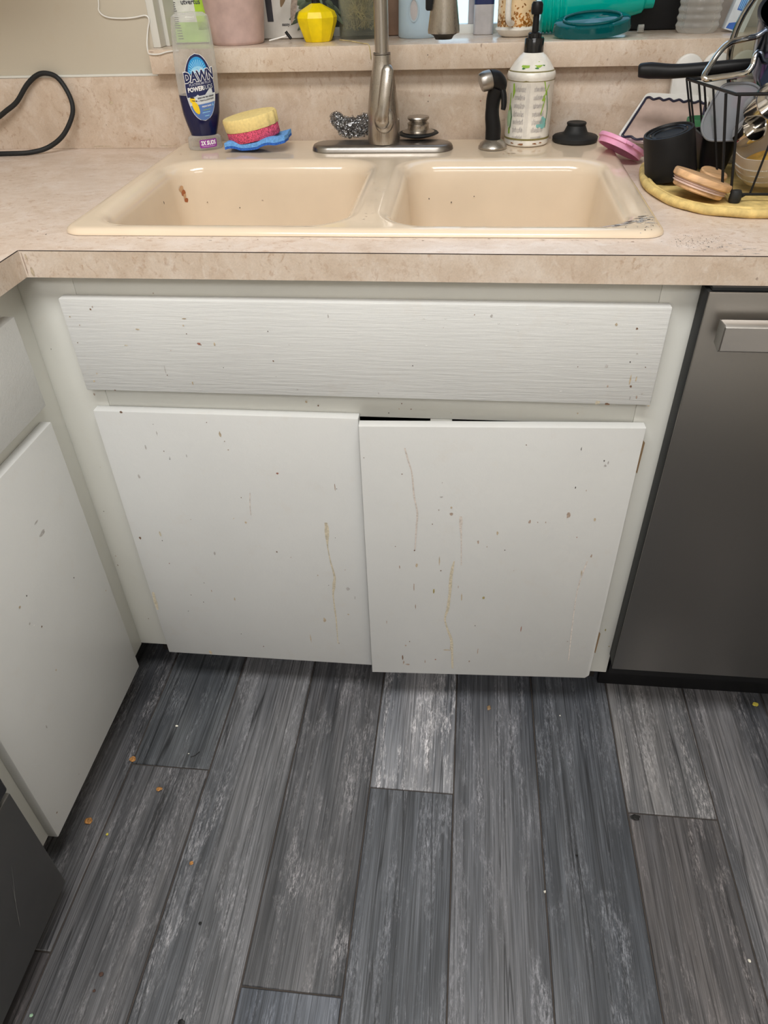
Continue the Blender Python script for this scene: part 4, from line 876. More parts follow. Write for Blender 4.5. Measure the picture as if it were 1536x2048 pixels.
su = thing('grey_green_plant', 'grey green leafy plant spreading behind the yellow vase', 'plant', (.104, .742, ZL))
part('pot', lathe(B(), [(0, ZL), (.015, ZL), (.019, ZL + .035), (.0165, ZL + .035), (0, ZL + .03)], (.104, .742, 0), 24), 'black', su)
def leaf(p0, p1, w, name='leaf', mt='leafy'):
    p0, p1 = V(p0), V(p1); d = p1 - p0; L = d.length; d.normalize(); s = d.cross(V((0, 1, .3))).normalized(); n = s.cross(d)
    bm = B(); rows = []
    for i in range(7):
        t = i / 6; ww = w * math.sin(math.pi * min(.98, t * .86 + .1)) ** .8
        c = p0 + d * L * t + n * .12 * L * t * (1 - t) * 2
        rows.append([bm.verts.new(c - s * ww + n * ww * .25), bm.verts.new(c), bm.verts.new(c + s * ww + n * ww * .25)])
    for a, b in zip(rows, rows[1:]):
        for k in (0, 1): bm.faces.new((a[k], a[k + 1], b[k + 1], b[k]))
    bmesh.ops.solidify(bm, geom=bm.faces[:], thickness=.0007)
    return part(name, bm, mt, su)
for a, b, w in (((.085, .725, 1.135), (.041, .705, 1.120), .0055), ((.09, .722, 1.133), (.045, .698, 1.112), .0050), ((.088, .72, 1.13), (.058, .695, 1.103), .0050), ((.085, .727, 1.14), (.050, .71, 1.146), .0060), ((.09, .727, 1.145), (.062, .70, 1.138), .0065), ((.095, .73, 1.15), (.075, .705, 1.150), .0065), ((.1, .73, 1.15), (.09, .71, 1.165), .0065), ((.11, .727, 1.145), (.130, .70, 1.139), .0055), ((.112, .727, 1.14), (.143, .692, 1.128), .0055), ((.112, .725, 1.135), (.148, .685, 1.112), .0050), ((.11, .725, 1.15), (.128, .70, 1.155), .0055), ((.098, .730, 1.145), (.07, .720, 1.165), .0065)):
    leaf(a, b, w)
part('stem', tube(B(), [(.104, .742, ZL + .031), (.102, .735, 1.135), (.1, .73, 1.152)], .0022, 8), 'leafy', su)
leaf((.060, .70, 1.175), (.052, .672, 1.116), .0060, 'dry_leaf', 'grime_m'); leaf((.040, .705, 1.175), (.030, .690, 1.141), .0055, 'dry_leaf', 'leafbrown')

gj = thing('grass_jar', 'glass jar of pale dried grass behind the faucet on the window ledge', 'jar', (.178, .728, ZL))
JC = (.178, .728, 0)
part('glass', lathe(B(), [(0, ZL), (.040, ZL), (.043, ZL + .004), (.043, ZL + .11), (.040, ZL + .12), (.0385, ZL + .12), (.041, ZL + .108), (.041, ZL + .006), (0, ZL + .004)], JC, 48), 'glassj', gj)
part('dark_base', lathe(B(), [(0, ZL + .0062), (.0385, ZL + .0062), (.0385, ZL + .011), (0, ZL + .0125)], JC, 32), 'kick', gj)
bm = B()
for i in range(330):
    a = random.uniform(0, 6.28); r = .036 * math.sqrt(random.random()); x, y = JC[0] + r * math.cos(a), JC[1] + r * math.sin(a)
    L = []
    c = V((x, y, ZL + random.uniform(.013, .03))); q = V((random.gauss(0, .5), random.gauss(0, .5), 1)).normalized()
    for k in range(9):
        L.append(c.copy()); c = c + q * random.uniform(.006, .014); q = (q + V((random.gauss(0, .55), random.gauss(0, .55), random.gauss(.12, .45)))).normalized()
        dx, dy = c.x - JC[0], c.y - JC[1]; rr = math.hypot(dx, dy)
        if rr > .0385: c.x = JC[0] + dx / rr * .0385; c.y = JC[1] + dy / rr * .0385
        c.z = min(max(c.z, ZL + .013), ZL + .15)
    tube(bm, crv(L, 2), .0006, 3)
part('dried_grass', bm, 'straw', gj, kind='stuff')
solo('grass_straw', tube(B(), crv([(.142, .672, ZL + .0014), (.170, .640, ZL + .0013), (.195, .600, ZL + .0013), (.208, .583, ZL + .001), (.2115, .5785, 1.080), (.213, .5785, 1.065)], 6), .0009, 6), 'straw', (.17, .64, ZL), 'single dry grass stem lying over the ledge edge beside the faucet', 'stem')

br = thing('brown_box', 'brown box just right of the faucet neck at the back of the ledge', 'box', (.238, .758, ZL))
part('box', box(B(), .2260, .2505, .750, .769, ZL + .0002, ZL + .12, .002), 'brown', br)
part('flap', box(B(), .2262, .2503, .749, .7498, ZL + .09, ZL + .12), 'kick', br)

ju = thing('pale_blue_jug', 'translucent pale blue plastic jug with an oval grip, behind the faucet spray head', 'jug', (.290, .716, ZL))
JX, JY = .290, .716
part('body', lathe(B(), [(0, ZL), (.0365, ZL), (.0385, ZL + .003), (.0382, ZL + .02), (.0365, ZL + .12), (.035, ZL + .122), (.0345, ZL + .12), (.0365, ZL + .02), (.036, ZL + .005), (0, ZL + .004)], (JX, JY, 0), 48), 'cupblue', ju)
onj = lambda s, z, k: V((JX + (.0379 + k) * math.sin(s / .0375), JY - (.0379 + k) * math.cos(s / .0375), z))
part('grip_ring', tube(B(), [onj(-.006 + .0085 * math.cos(t), 1.131 + .0175 * math.sin(t), .0005) for t in [2 * math.pi * k / 28 for k in range(28)]], .0017, 8, closed=True), 'cupblue', ju)
part('grip_recess', sheet([[(-.006 + .0085 * math.cos(t), 1.131 + .0175 * math.sin(t)) for t in [2 * math.pi * k / 24 for k in range(24)]]], lambda a, b: onj(a, b, .0003), 1), 'greybox', ju, 'duller oval recess')

gc = thing('grey_canister', 'grey canister with a navy top, left of the coffee mug on the ledge', 'canister', (.414, .752, ZL))
def sq(z0, z1, x0=.3955, x1=.4335, y0=.734, y1=.770, r=.007): return prism(B(), rrect(x0, x1, y0, y1, r), z0, z1, lambda a, b, d: V((a, b, d)), .001)
part('body', sq(ZL, 1.1345), 'greybox', gc)
part('navy_top', sq(1.1347, 1.20), 'navycap', gc)

mg = thing('coffee_mug', 'white coffee mug with a brown coffee bean print and its handle facing forward', 'mug', (.4745, .690, ZL))
MX, MY = .4745, .690
part('mug', lathe(B(), [(0, ZL), (.026, ZL), (.031, ZL + .003), (.0375, ZL + .0115), (.0372, ZL + .0135), (.0345, ZL + .0155), (.0345, ZL + .112), (.0315, ZL + .112), (.0315, ZL + .02), (0, ZL + .018)], (MX, MY, 0), 56), 'mugwhite', mg)
onm = lambda s, z, k: V((MX + (.0345 + k) * math.sin(s / .0345), MY - (.0345 + k) * math.cos(s / .0345), z))
part('print_ground', lathe(B(), [(.0348, ZL + .0165), (.0349, ZL + .06), (.0348, ZL + .105)], (MX, MY, 0), 56), 'mugcream', mg)
bn = []
for i in range(230):
    s = random.uniform(-.05, .05); z = ZL + .017 + abs(random.gauss(0, .014)); bn.append(blob(s, z, random.uniform(.002, .006), random.uniform(.0015, .0035), 7, .3, random.uniform(0, 3)))
part('bean_print', sheet(bn, lambda a, b: onm(a, b, .0007)), 'coffee', mg, kind='stuff')
ring = [[(.016 + .011 * math.cos(t), 1.158 + .010 * math.sin(t)), (.016 + .011 * math.cos(t + .24), 1.158 + .010 * math.sin(t + .24)), (.016 + .0085 * math.cos(t + .24), 1.159 + .0078 * math.sin(t + .24)), (.016 + .0085 * math.cos(t), 1.159 + .0078 * math.sin(t))] for t in [2 * math.pi * k / 26 for k in range(26)]]
part('cup_ring_print', sheet(ring, lambda a, b: onm(a, b, .0007)), 'coffeered', mg)
part('handle', tube(B(), crv([(MX - .010, MY - .0335, 1.109), (MX - .0135, MY - .0415, 1.110), (MX - .017, MY - .052, 1.118), (MX - .018, MY - .056, 1.138), (MX - .017, MY - .052, 1.160), (MX - .013, MY - .041, 1.170), (MX - .010, MY - .0335, 1.171)], 6), [.0062, .0055, .0052, .0055, .0062], 16, flat_=.8), 'mugwhite', mg)

tb = thing('teal_bottle', 'see-through teal plastic bottle with a ribbed end, lying along the window ledge', 'bottle', (.60, .722, ZL))
rib = lambda z: .0018 * math.sin(z * 900) if z < .045 else 0
prof = [(0, 0), (.040, 0)] + [(.0445 + rib(.002 * i), .002 + .002 * i) for i in range(23)] + [(.0445, .06), (.0440, .085), (.041, .11), (.0355, .14), (.030, .165), (.026, .185), (.020, .19), (.020, .205), (.018, .205), (.018, .189), (.024, .184), (.028, .165), (.033, .14), (.0395, .11), (.0425, .085), (.043, .06), (.043, .004), (0, .003)]
part('body', lathe(B(), prof, (.518, .722, ZL + .0452), 48, mtx=Matrix.Rotation(math.radians(-3), 4, 'Y') @ Matrix.Rotation(math.radians(90), 4, 'Y')), 'teal', tb)
tl = thing('teal_dish', 'dark teal plastic lid lying at the front of the ledge before the teal bottle', 'lid', (.606, .630, ZL))
TM = rotm((.606, .630, ZL + .0150), (math.radians(17), math.radians(-3), 0))
bm = lathe(B(), [(0, .014), (.062, .014), (.066, .012), (.068, 0), (.068, -.004), (.065, -.004), (.063, .010), (0, .0115)], (0, 0, 0), 48, sy=.55); bmesh.ops.transform(bm, matrix=TM, verts=bm.verts)
part('lid', bm, 'teal2', tl)
bm = tube(B(), [(.050 * math.cos(t), .027 * math.sin(t), .0155) for t in [2 * math.pi * k / 40 for k in range(40)]], .0025, 8, closed=True); bmesh.ops.transform(bm, matrix=TM, verts=bm.verts)
part('ridge', bm, 'teal2', tl)
bx = thing('black_case', 'plain black case at the back of the ledge, right of the teal bottle', 'case', (.742, .76, ZL))
part('case', box(B(), .690, .795, .748, .7712, ZL, ZL + .125, .004), 'black', bx)
part('case_lid', box(B(), .6895, .7955, .7475, .7714, ZL + .1252, ZL + .14, .003), 'blackrub', bx)
solo('clear_scrap', lathe(B(), [(0, 0), (.006, 0), (.0065, .010), (.005, .010), (.0045, .001), (0, .0012)], (.700, .700, ZL + .0068), 20, mtx=Matrix.Rotation(math.radians(90), 4, 'Y')), 'clear2', (.70, .70, ZL), 'tiny clear plastic scrap lying on the ledge before the black case', 'scrap')
cbt = thing('clear_bottle', 'empty clear ribbed plastic bottle upright on the right of the window ledge', 'bottle', (.803, .690, ZL))
rp = [(0, ZL), (.031, ZL), (.036, ZL + .005)] + [(.0365 + .0012 * math.sin(i * 1.05), ZL + .008 + i * .002) for i in range(50)] + [(.030, ZL + .118), (.015, ZL + .135), (.0135, ZL + .15)]
part('body', lathe(B(), rp, (.803, .690, 0), 48, fn=lambda a, z: 1 + .010 * math.sin(6 * a + 60 * z)), 'clear2', cbt)
part('neck_ring', lathe(B(), [(.0135, ZL + .140), (.0165, ZL + .140), (.0165, ZL + .143), (.0135, ZL + .143)], (.803, .690, 0), 32), 'clear2', cbt)
wbx = thing('small_box', 'small white and blue medicine-like box leaning beside the clear bottle', 'box', (.857, .685, ZL))
WM = rotm((.857, .685, ZL), (0, math.radians(14), 0))
def wx(bm): bmesh.ops.transform(bm, matrix=WM, verts=bm.verts); return bm
part('box', wx(box(B(), -.010, .026, -.010, .010, .0027, .085, .0008)), 'boxwhite', wbx)
part('blue_print', wx(sheet([[(-.002, .034), (.012, .034), (.012, .054), (-.002, .054)], [(-.008, .005), (.014, .005), (.006, .017), (-.006, .013)], [(-.009, .066), (.025, .066), (.025, .083), (-.009, .083)]], lambda a, b: V((a, -.0104, b)))), 'boxblue', wbx)
part('pale_print', wx(sheet([[(-.0005 + i * .003, .036), (.0008 + i * .003, .036), (.0008 + i * .003, .052), (-.0005 + i * .003, .052)] for i in range(4)], lambda a, b: V((a, -.0107, b)))), 'skyblue', wbx)

# ------------------------------------------------------------------ draining corner on the right
zc = ZC + .0005
ym = thing('drying_mat', 'yellow drying mat with a thick rolled edge under the wire rack', 'mat', (.9, .28, zc))
mo = crv([(.740, .440), (.700, .420), (.684, .365), (.676, .290), (.688, .215), (.715, .165), (.755, .140), (.815, .132), (.95, .134), (1.10, .14), (1.18, .20), (1.18, .40), (1.10, .45), (.90, .452)], 6, closed=True) if False else [p.to_2d() for p in crv([(.740, .440, 0), (.700, .420, 0), (.684, .365, 0), (.676, .290, 0), (.688, .215, 0), (.715, .165, 0), (.755, .140, 0), (.815, .132, 0), (.95, .134, 0), (1.10, .14, 0), (1.18, .20, 0), (1.18, .40, 0), (1.10, .45, 0), (.90, .452, 0)], 6, closed=True)]
part('sheet', prism(B(), [(p.x, p.y) for p in mo], zc, zc + .004, lambda a, b, d: V((a, b, d)), .001), 'mat_y', ym)
part('rolled_edge', tube(B(), [(p.x, p.y, zc + .0062 + .0006 * math.sin(i * .9)) for i, p in enumerate(mo)], .0062, 12, closed=True), 'mat_y', ym)
zm = zc + .0045
part('piping', tube(B(), [(.7425 + (p.x - .93) * .955 + .182, .29 + (p.y - .29) * .93, zm + .0035) for p in mo], .0038, 8, closed=True), 'mat_y', ym)

rk = thing('dish_rack', 'black wire dish rack with rubber feet standing on the yellow mat', 'dish rack', (.95, .31, zm))
RZ = zm + .010
A_, B_, Cc, Dd = V((.751, .200, 1.0555)), V((.738, .425, 1.046)), V((1.16, .425, 1.046)), V((1.16, .200, 1.0555))
a_, b_, c_, d_ = V((.784, .198, RZ)), V((.772, .405, RZ)), V((1.12, .405, RZ)), V((1.12, .198, RZ))
part('top_rail', tube(B(), [A_, B_, Cc, Dd], .0022, 8, closed=True), 'black', rk)
part('bottom_rail', tube(B(), [a_, b_, c_, d_], .0020, 8, closed=True), 'black', rk)
def wire(p, q, r=.0016): part('wire', tube(B(), [p, q], r, 8), 'black', rk)
wire(A_ + V((-.010, .012, 0)), V((.765, .205, RZ + .004)), .0020); wire(A_ + V((.0045, 0, 0)), V((.776, .199, RZ + .003)), .0020)
for t in (.42, .60, .72, .93, 1.0): wire(A_.lerp(B_, t), a_.lerp(b_, min(1, t * .98)))
for t in (.165, .35, .55, .75, .95): wire(A_.lerp(Dd, t), a_.lerp(d_, max(0, t - .11)))
for t in (.15, .4, .65, .9): wire(B_.lerp(Cc, t), b_.lerp(c_, t))
for t in (.25, .5, .75): wire(a_.lerp(d_, t), b_.lerp(c_, t))
for p in (a_, b_, c_, d_):
    s = -1 if p.x < 1 else 1
    part('foot_wire', tube(B(), crv([p + V((0, .012, 0)), p + V((-.004 * s, .004, -.001)), p + V((-.002, -.003, -.003)), p + V((.004, -.005, -.003)), p + V((.014, .001, 0))], 5), .0016, 8), 'black', rk)
    part('foot', lathe(B(), [(0, 0), (.0062, 0), (.0072, .004), (.0066, .014), (.0052, .0165), (0, .0168)], (p.x - .002, p.y - .004, zm + .0002), 18, sx=1.2), 'blackrub', rk)

pl = thing('pink_cover', 'pink round plastic lid leaning between the sink and the black beaker', 'lid', (.655, .44, zc))
PM = rotm((.6610, .468, zc + .0265), (math.radians(-13), math.radians(25), math.radians(0)))
bm = lathe(B(), [(0, .004), (.036, .004), (.040, .006), (.0425, .006), (.0435, .003), (.0435, 0), (.0405, -.001), (.0400, -.009), (.0375, -.009), (.037, .001), (0, .001)], (0, 0, 0), 56); bmesh.ops.transform(bm, matrix=PM, verts=bm.verts)
part('lid', bm, 'pinklid', pl)
bm = box(B(), -.006, .006, -.0475, -.041, .000, .005, .001); bmesh.ops.transform(bm, matrix=PM, verts=bm.verts)
part('tab', bm, 'pinklid', pl)

ty = thing('enamel_tray', 'white tray with a wavy dark rim leaning against the backsplash behind the pink lid', 'tray', (.735, .545, zc))
TLc, TRc, BRc, BLc = V((.7060, .5500, 1.0010)), V((.8100, .5520, .992)), V((.7950, .5000, zc + .010)), V((.6660, .5050, .9495))
def tq(u, w, d=0):
    p = BLc.lerp(BRc, u).lerp(TLc.lerp(TRc, u), w); n = (BRc - BLc).cross(TLc - BLc).normalized()
    if n.y > 0: n = -n
    return p + n * d
def tprism(u0, u1, w0, w1, d0, d1, n=1): return prism(B(), rrect(u0, u1, w0, w1, .08, 4), d0, d1, lambda a, b, d: tq(a, b, d), 0)
part('tray', tprism(-.05, 1.05, -.02, 1.16, -.008, -.0004), 'white', ty)
part('tray_face', tprism(.0, 1.0, .0, 1.0, 0, .0012), 'traybeige', ty, 'beige inner face')
rim = []
for k in range(24): rim.append((k / 24, 1 + .022 * math.sin(k * 1.55)))
for k in range(12): rim.append((1, 1 - k / 12))
for k in range(24): rim.append((1 - k / 24, .022 * math.sin(k * 1.55)))
for k in range(12): rim.append((0, k / 12))
part('rim', tube(B(), [tq(p.x, p.y, .0018) for p in crv([(a, b, 0) for a, b in rim], 3, closed=True)], .0020, 8, closed=True), 'trayrim', ty)

wr = thing('white_prong_rack', 'white plastic rack of rounded prongs standing behind the draining rack', 'rack', (.81, .56, zc))
for i, (cx, zt) in enumerate(((.7735, 1.0655), (.8200, 1.0675), (.8680, 1.0690))):
    o = [(cx - .0215, zc + .012)] + [(cx + .0245 * math.cos(a), zt - .0245 + .0245 * math.sin(a)) for a in [math.pi - math.pi * k / 14 for k in range(15)]] + [(cx + .0215, zc + .012)] + [(cx + .009, zc + .012), (cx + .009, .985), (cx, .999), (cx - .009, .985), (cx - .009, zc + .012)]
    part('prong', prism(B(), o, .5660, .5785, lambda a, b, d: V((a, d, b)), .003), 'white', wr)
    part('hole', lathe(B(), [(0, 0), (.0055, 0), (.0055, .0008), (0, .0008)], (cx + .006, .5656, zt - .027), 20, mtx=Matrix.Rotation(math.radians(90), 4, 'X')), 'greybox', wr)
part('base', box(B(), .748, .896, .5655, .5790, zc + .0002, zc + .0118, .003), 'greybox', wr)

bk = thing('black_beaker', 'upside-down glossy black beaker tipped to the left at the mat corner', 'beaker', (.714, .33, zm))
BM = rotm((.7175, .322, zm + .0095), (math.radians(3), math.radians(-15), 0))
bm = lathe(B(), [(0, .002), (.0355, .002), (.0385, 0), (.0392, .004), (.0385, .012), (.0375, .060), (.0362, .0645), (.0335, .0648), (.0320, .0622), (.0215, .0618), (.0205, .0600), (0, .0600)], (0, 0, 0), 56); bmesh.ops.transform(bm, matrix=BM, verts=bm.verts)
part('cup', bm, 'black', bk)
bm = tube(B(), [(.0268 * math.cos(t), .0268 * math.sin(t), .0622) for t in [2 * math.pi * k / 40 for k in range(40)]], .0012, 6, closed=True); bmesh.ops.transform(bm, matrix=BM, verts=bm.verts)
part('base_ring', bm, 'blackgloss', bk)

wl_ = thing('wooden_lid', 'round pale wooden jar lid with ribbed seal rings lying on the yellow mat', 'lid', (.748, .222, zm))
WM2 = rotm((.7340, .212, zm + .0185), (math.radians(-4), math.radians(17), 0))
for nm, pf_, mt in (('disc', [(0, .004), (.0415, .004), (.0430, .0055), (.0430, .0115), (.0415, .0135), (0, .0140)], 'wood'), ('seal_ring', [(0, .0005), (.0385, .0005), (.0405, .0016), (.0385, .0027), (.0385, .0038), (0, .0038)], 'woodring'), ('seal_ring', [(0, -.0035), (.0375, -.0035), (.0398, -.0020), (.0378, -.0006), (.0378, .0003), (0, .0003)], 'woodring'), ('plug', [(0, -.0085), (.0355, -.0085), (.0370, -.0070), (.0370, -.0037), (0, -.0037)], 'wood')):
    bm = lathe(B(), pf_, (0, 0, 0), 56); bmesh.ops.transform(bm, matrix=WM2, verts=bm.verts); part(nm, bm, mt, wl_)
wd2 = solo('small_wooden_disc', lathe(B(), [(0, 0), (.019, 0), (.0205, .0015), (.0205, .0055), (.019, .0072), (0, .0075)], (.768, .275, zm + .0165), 40, mtx=Euler((math.radians(8), math.radians(13), 0)).to_matrix().to_4x4()), 'wood', (.768, .262, zm), 'smaller wooden disc lying behind the round wooden lid', 'disc')

bc = thing('black_container', 'open black plastic container standing inside the rack behind the beaker', 'container', (.775, .345, zm))
bm = B(); prev = None
for o, z in ((.004, zm + .0145), (.0, .955), (-.002, .9795), (-.004, .9805), (-.004, .9825), (.000, .9825), (.002, .956), (.006, zm + .018)):
    L = [bm.verts.new((x, y, z)) for x, y in rrect(.757 + o, .806 - o, .318 + o, .392 - o, .012, 5)]
    if prev: bridge(bm, prev, L)
    else: bm.faces.new(L)
    prev = L
bm.faces.new(prev)
part('tub', bm, 'black', bc)
solo('red_scoop_lid', lathe(B(), [(0, 0), (.021, 0), (.0225, .002), (.0225, .0085), (.0205, .010), (0, .0102)], (.768, .292, zm + .002), 32), 'red', (.768, .292, zm), 'small flat red lid wedged behind the wooden lid', 'lid')
gcup = solo('green_cup', lathe(B(), [(0, 0), (.020, 0), (.0215, .003), (.0255, .070), (.0240, .070), (.020, .005), (0, .004)], (.785, .455, zc + .0002), 40), 'greencup', (.785, .455, zc), 'green plastic cup just behind the rack, beside the beige tray', 'cup')
rg2 = thing('red_print_tumbler', 'clear tumbler with a red printed band at the back of the rack', 'tumbler', (.838, .395, RZ))
part('glass', lathe(B(), [(0, RZ + .003), (.026, RZ + .003), (.028, RZ + .008), (.031, 1.055), (.0295, 1.055), (.0265, RZ + .010), (0, RZ + .008)], (.838, .395, 0), 40), 'clear2', rg2)
part('red_band', lathe(B(), [(.0303, 1.010), (.0311, 1.040)], (.838, .395, 0), 40), 'red', rg2)
ftub = thing('frosted_lid', 'large frosted see-through plastic lid propped upright inside the rack corner', 'lid', (.775, .30, RZ))
o = [p.to_2d() for p in crv([(.757, 1.041, 0), (.745, 1.020, 0), (.737, 1.000, 0), (.7365, .988, 0), (.742, .978, 0), (.752, .9725, 0), (.775, .972, 0), (.800, .974, 0), (.812, .990, 0), (.812, 1.030, 0), (.800, 1.042, 0), (.778, 1.044, 0)], 5, closed=True)]
fm = lambda a, b, d: V((a + .006, .292 + d + (b - .97) * .25, b + .010))
part('panel', prism(B(), [(p.x, p.y) for p in o], 0, .0016, fm, 0), 'frost', ftub)
part('lip', tube(B(), [fm(p.x, p.y, -.0004) for p in o], .0018, 8, closed=True), 'frost', ftub)

cb_ = thing('clear_bowl', 'clear ridged plastic bowl with orange remains, at the front of the rack', 'bowl', (.8375, .2545, RZ))
CBc = V((.8375, .2545, .966))
CE = Euler((math.radians(14), math.radians(-16), 0))
bm = lathe(B(), [(0, -.030), (.024, -.030), (.038, -.023), (.0455, -.010), (.0485, .006), (.0490, .024), (.0475, .024), (.0465, .006), (.0435, -.009), (.037, -.021), (.023, -.0280), (0, -.0282)], CBc, 60, fn=lambda a, z: 1 + .012 * math.sin(9 * a), mtx=CE.to_matrix().to_4x4()); part('bowl', bm, 'milky', cb_)
bm = lathe(B(), [(0, -.0276), (.022, -.0272), (.035, -.020), (.041, -.010), (0, -.012)], CBc, 40, mtx=CE.to_matrix().to_4x4()); part('orange_remains', bm, 'orange', cb_)
for k in range(3): part('ridge', tube(B(), [CBc + CE.to_matrix() @ V(((.0445 + .0022 * k) * math.cos(t), (.0445 + .0022 * k) * math.sin(t), -.012 + .010 * k)) for t in [2 * math.pi * j / 40 for j in range(40)]], .0009, 6, closed=True), 'clear', cb_)
ms = thing('steel_measuring_cups', 'nested shiny steel measuring cups above the clear bowl', 'measuring cup', (.81, .25, 1.0))
for k, (r, h, dx, dz) in enumerate(((.0245, .030, .004, .008), (.0185, .025, -.008, -.022))):
    bm = lathe(B(), [(0, 0), (r * .9, 0), (r * .97, .002), (r, h), (r * 1.06, h + .0006), (r * 1.06, h + .002), (r * .97, h + .001), (r * .92, .004), (0, .003)], (.806 + dx, .280, 1.013 + dz), 44, mtx=Euler((math.radians(52), math.radians(28), 0)).to_matrix().to_4x4())
    part('cup', bm, 'chrome', ms)
part('handle', tube(B(), crv([(.826, .268, 1.036), (.850, .262, 1.038), (.885, .262, 1.030)], 6), .0045, 10, flat_=.35), 'chrome', ms)

tn = thing('black_handled_turner', 'long black rounded utensil handle lying across the top of the rack', 'utensil', (.78, .43, 1.06))
part('handle', tube(B(), crv([(.6655, .452, 1.0555), (.669, .4515, 1.0556), (.69, .449, 1.0552), (.72, .443, 1.0545), (.76, .434, 1.0575), (.80, .425, 1.0615), (.835, .418, 1.0655)], 5), [.004, .0098, .0118, .0108, .0100, .0102, .0095, .008], 18, up=(0, 0, 1)), 'black', tn)
part('neck', tube(B(), [(.8355, .418, 1.0655), (.90, .408, 1.075), (.95, .40, 1.083)], .0035, 10), 'chrome', tn)
part('blade', box(B(), .951, 1.05, .368, .432, 1.079, 1.0815, .001), 'black', tn)

gl = thing('glass_pot_lid', 'large glass pot lid with a steel rim standing on edge behind the pot', 'lid', (.934, .50, zc))
GC = V((.938, .502, 1.082))
part('glass', lathe(B(), [(0, -.016), (.05, -.013), (.09, -.006), (.118, 0), (.118, .003), (.09, -.003), (.05, -.010), (0, -.013)], GC, 64, mtx=Euler((math.radians(90), 0, 0)).to_matrix().to_4x4()), 'glassj', gl)
part('steel_rim', tube(B(), [GC + V((.1205 * math.cos(t), 0, .1205 * math.sin(t))) for t in [2 * math.pi * k / 72 for k in range(72)]], .0052, 10, closed=True), 'potsteel', gl)
part('knob', lathe(B(), [(0, .0165), (.008, .0165), (.010, .03), (.016, .036), (.016, .042), (0, .044)], GC, 24, mtx=Euler((math.radians(90), 0, 0)).to_matrix().to_4x4()), 'black', gl)

pt = thing('steel_pot', 'dark shiny steel pot with a chrome loop handle, tilted in the rack', 'pot', (.90, .345, 1.06))
PM2 = rotm((.892, .335, 1.062), (math.radians(18), math.radians(-10), 0))
bm = lathe(B(), [(0, 0), (.070, 0), (.080, .006), (.0845, .020), (.0850, .085), (.0880, .088), (.0880, .091), (.0835, .089), (.0825, .022), (.078, .010), (0, .006)], (0, 0, 0), 64); bmesh.ops.transform(bm, matrix=PM2, verts=bm.verts)
part('body', bm, 'bluesteel', pt)
part('loop_handle', tube(B(), crv([(.8150, .337, 1.1085), (.8020, .337, 1.1085), (.775, .335, 1.1040), (.7620, .330, 1.1005), (.7520, .325, 1.0920), (.7420, .318, 1.0780), (.7330, .308, 1.0655), (.7345, .303, 1.0610), (.7440, .303, 1.0615), (.775, .303, 1.0650), (.790, .304, 1.0680), (.797, .307, 1.0760), (.8, .312, 1.090), (.8165, .330, 1.0930)], 5), .0042, 12), 'chrome', pt, 'polished chrome loop handle')

# ------------------------------------------------------------------ crumbs on the floor
def crumb(name, loc, size, mt, label, fl=.5, seed=1):
    rnd = random.Random(seed)
    bm = B(); bmesh.ops.create_icosphere(bm, subdivisions=2, radius=1)
    for v in bm.verts:
        k = 1 + rnd.uniform(-.22, .22); v.co = V((v.co.x * size[0] / 2 * k, v.co.y * size[1] / 2 * k, (v.co.z + 1) * fl * min(size) / 2 * k))
    zmin = min(v.co.z for v in bm.verts)
    for v in bm.verts: v.co += V((loc[0], loc[1], .0006 - zmin))
    solo(name, bm, mt, (loc[0], loc[1], 0), label, 'crumb')
crumb('rice_grain', (-.138, -.124), (.006, .0035), 'crumb_w', 'white rice grain on the dark plank near the corner cabinet', .8, 1)
crumb('cereal_flake', (-.2305, -.3335), (.014, .013), 'crumb_o', 'large orange flake on the floor below the corner cabinet door', .4, 2)
crumb('cereal_flake', (-.198, -.2055), (.012, .011), 'crumb_o', 'orange flake beside the plank end joint near the corner cabinet', .35, 3)
crumb('cereal_flake', (-.125, -.2612), (.011, .009), 'crumb_o', 'small orange flake just past the plank end joint, nearer the middle of the floor', .35, 4)
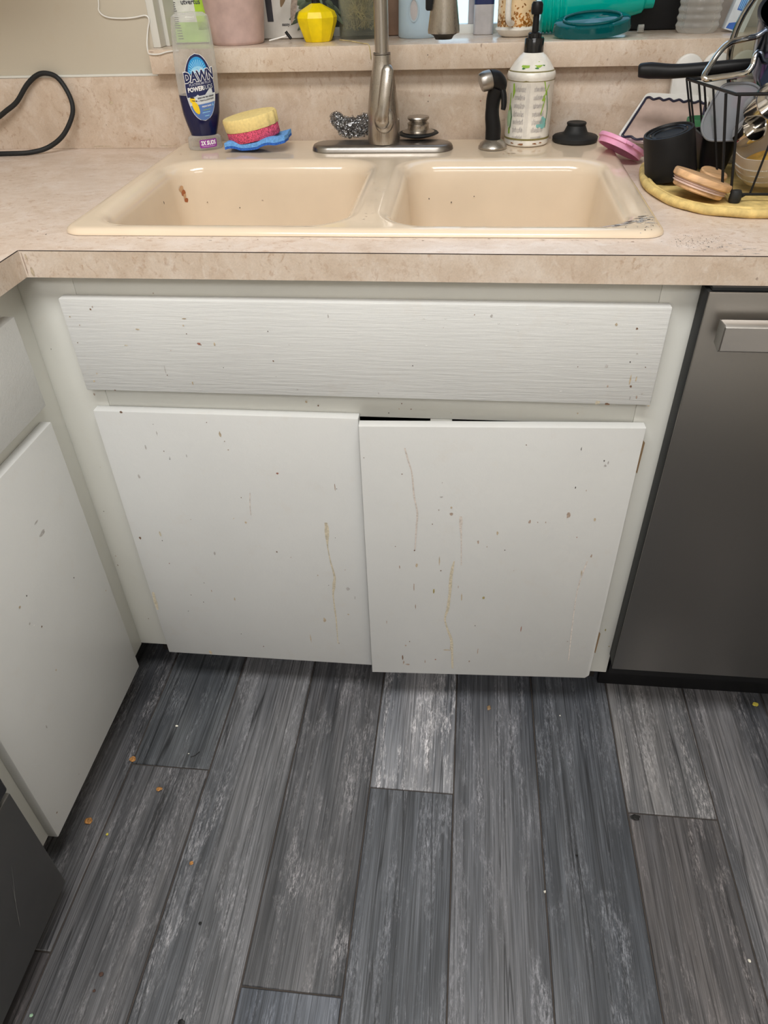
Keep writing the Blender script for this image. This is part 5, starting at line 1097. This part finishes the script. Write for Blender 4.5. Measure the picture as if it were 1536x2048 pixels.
crumb('cereal_flake', (-.0215, -.390), (.007, .006), 'crumb_o', 'tiny faint orange flake alone on the grey plank, furthest right of the flakes', .3, 5)
crumb('yellow_crumb', (-.1865, -.3545), (.0045, .0045), 'crumb_y', 'tiny yellow crumb on the dark strip of plank at the left', .8, 6)
crumb('dry_leaf_bit', (.486, -.0275), (.008, .013), 'leafbrown', 'brown scrap of dry leaf on the floor before the right door', .5, 7)
crumb('black_crumb', (.7395, -.2405), (.016, .011), 'crumb_k', 'black lump on the plank joint below the dishwasher side', .5, 8)
crumb('yellow_petal', (1.020, .026), (.012, .010), 'crumb_y', 'yellow petal on the floor under the dishwasher door', .3, 9)
crumb('white_crumb', (.6275, -.034), (.003, .003), 'crumb_w', 'tiny white crumb on the dark plank below the hinge side of the right door', .8, 10)
crumb('white_crumb', (.573, -.383), (.004, .004), 'crumb_w', 'tiny cream crumb on the plank seam in the middle of the floor', .8, 11)
crumb('white_crumb', (.872, -.457), (.004, .005), 'crumb_w', 'tiny white crumb near the lower right of the floor', .8, 12)
crumb('black_crumb', (.631, -.3175), (.004, .004), 'crumb_k', 'tiny black speck on the wide dark plank right of the middle', .6, 13)
crumb('black_crumb', (.023, -.483), (.005, .005), 'crumb_k', 'small black speck on the grey plank left of the middle', .6, 14)
crumb('brown_crumb', (-.1055, -.568), (.007, .006), 'crumb_b', 'larger dark brown speck near the grey range', .4, 15)
crumb('brown_crumb', (-.1075, -.590), (.0045, .004), 'crumb_b', 'smaller dark brown speck closest to the bottom left', .4, 16)
crumb('black_crumb', (.037, -.6165), (.011, .007), 'crumb_k', 'black flake at the bottom edge of the floor', .4, 17)
crumb('green_crumb', (-.1866, -.6295), (.005, .005), 'crumb_g', 'pale green crumb beside the foot of the range', .6, 18)
crumb('white_crumb', (-.094, -.183), (.003, .002), 'crumb_w', 'tiny pale crumb beside a thin dark twig', .6, 19)
solo('thin_twig', tube(B(), crv([(-.088, -.190, .0012), (-.080, -.186, .0016), (-.074, -.177, .0012)], 4), .0007, 6), 'crumb_k', (-.08, -.186, 0), 'thin dark twig on the plank near the corner cabinet', 'twig')
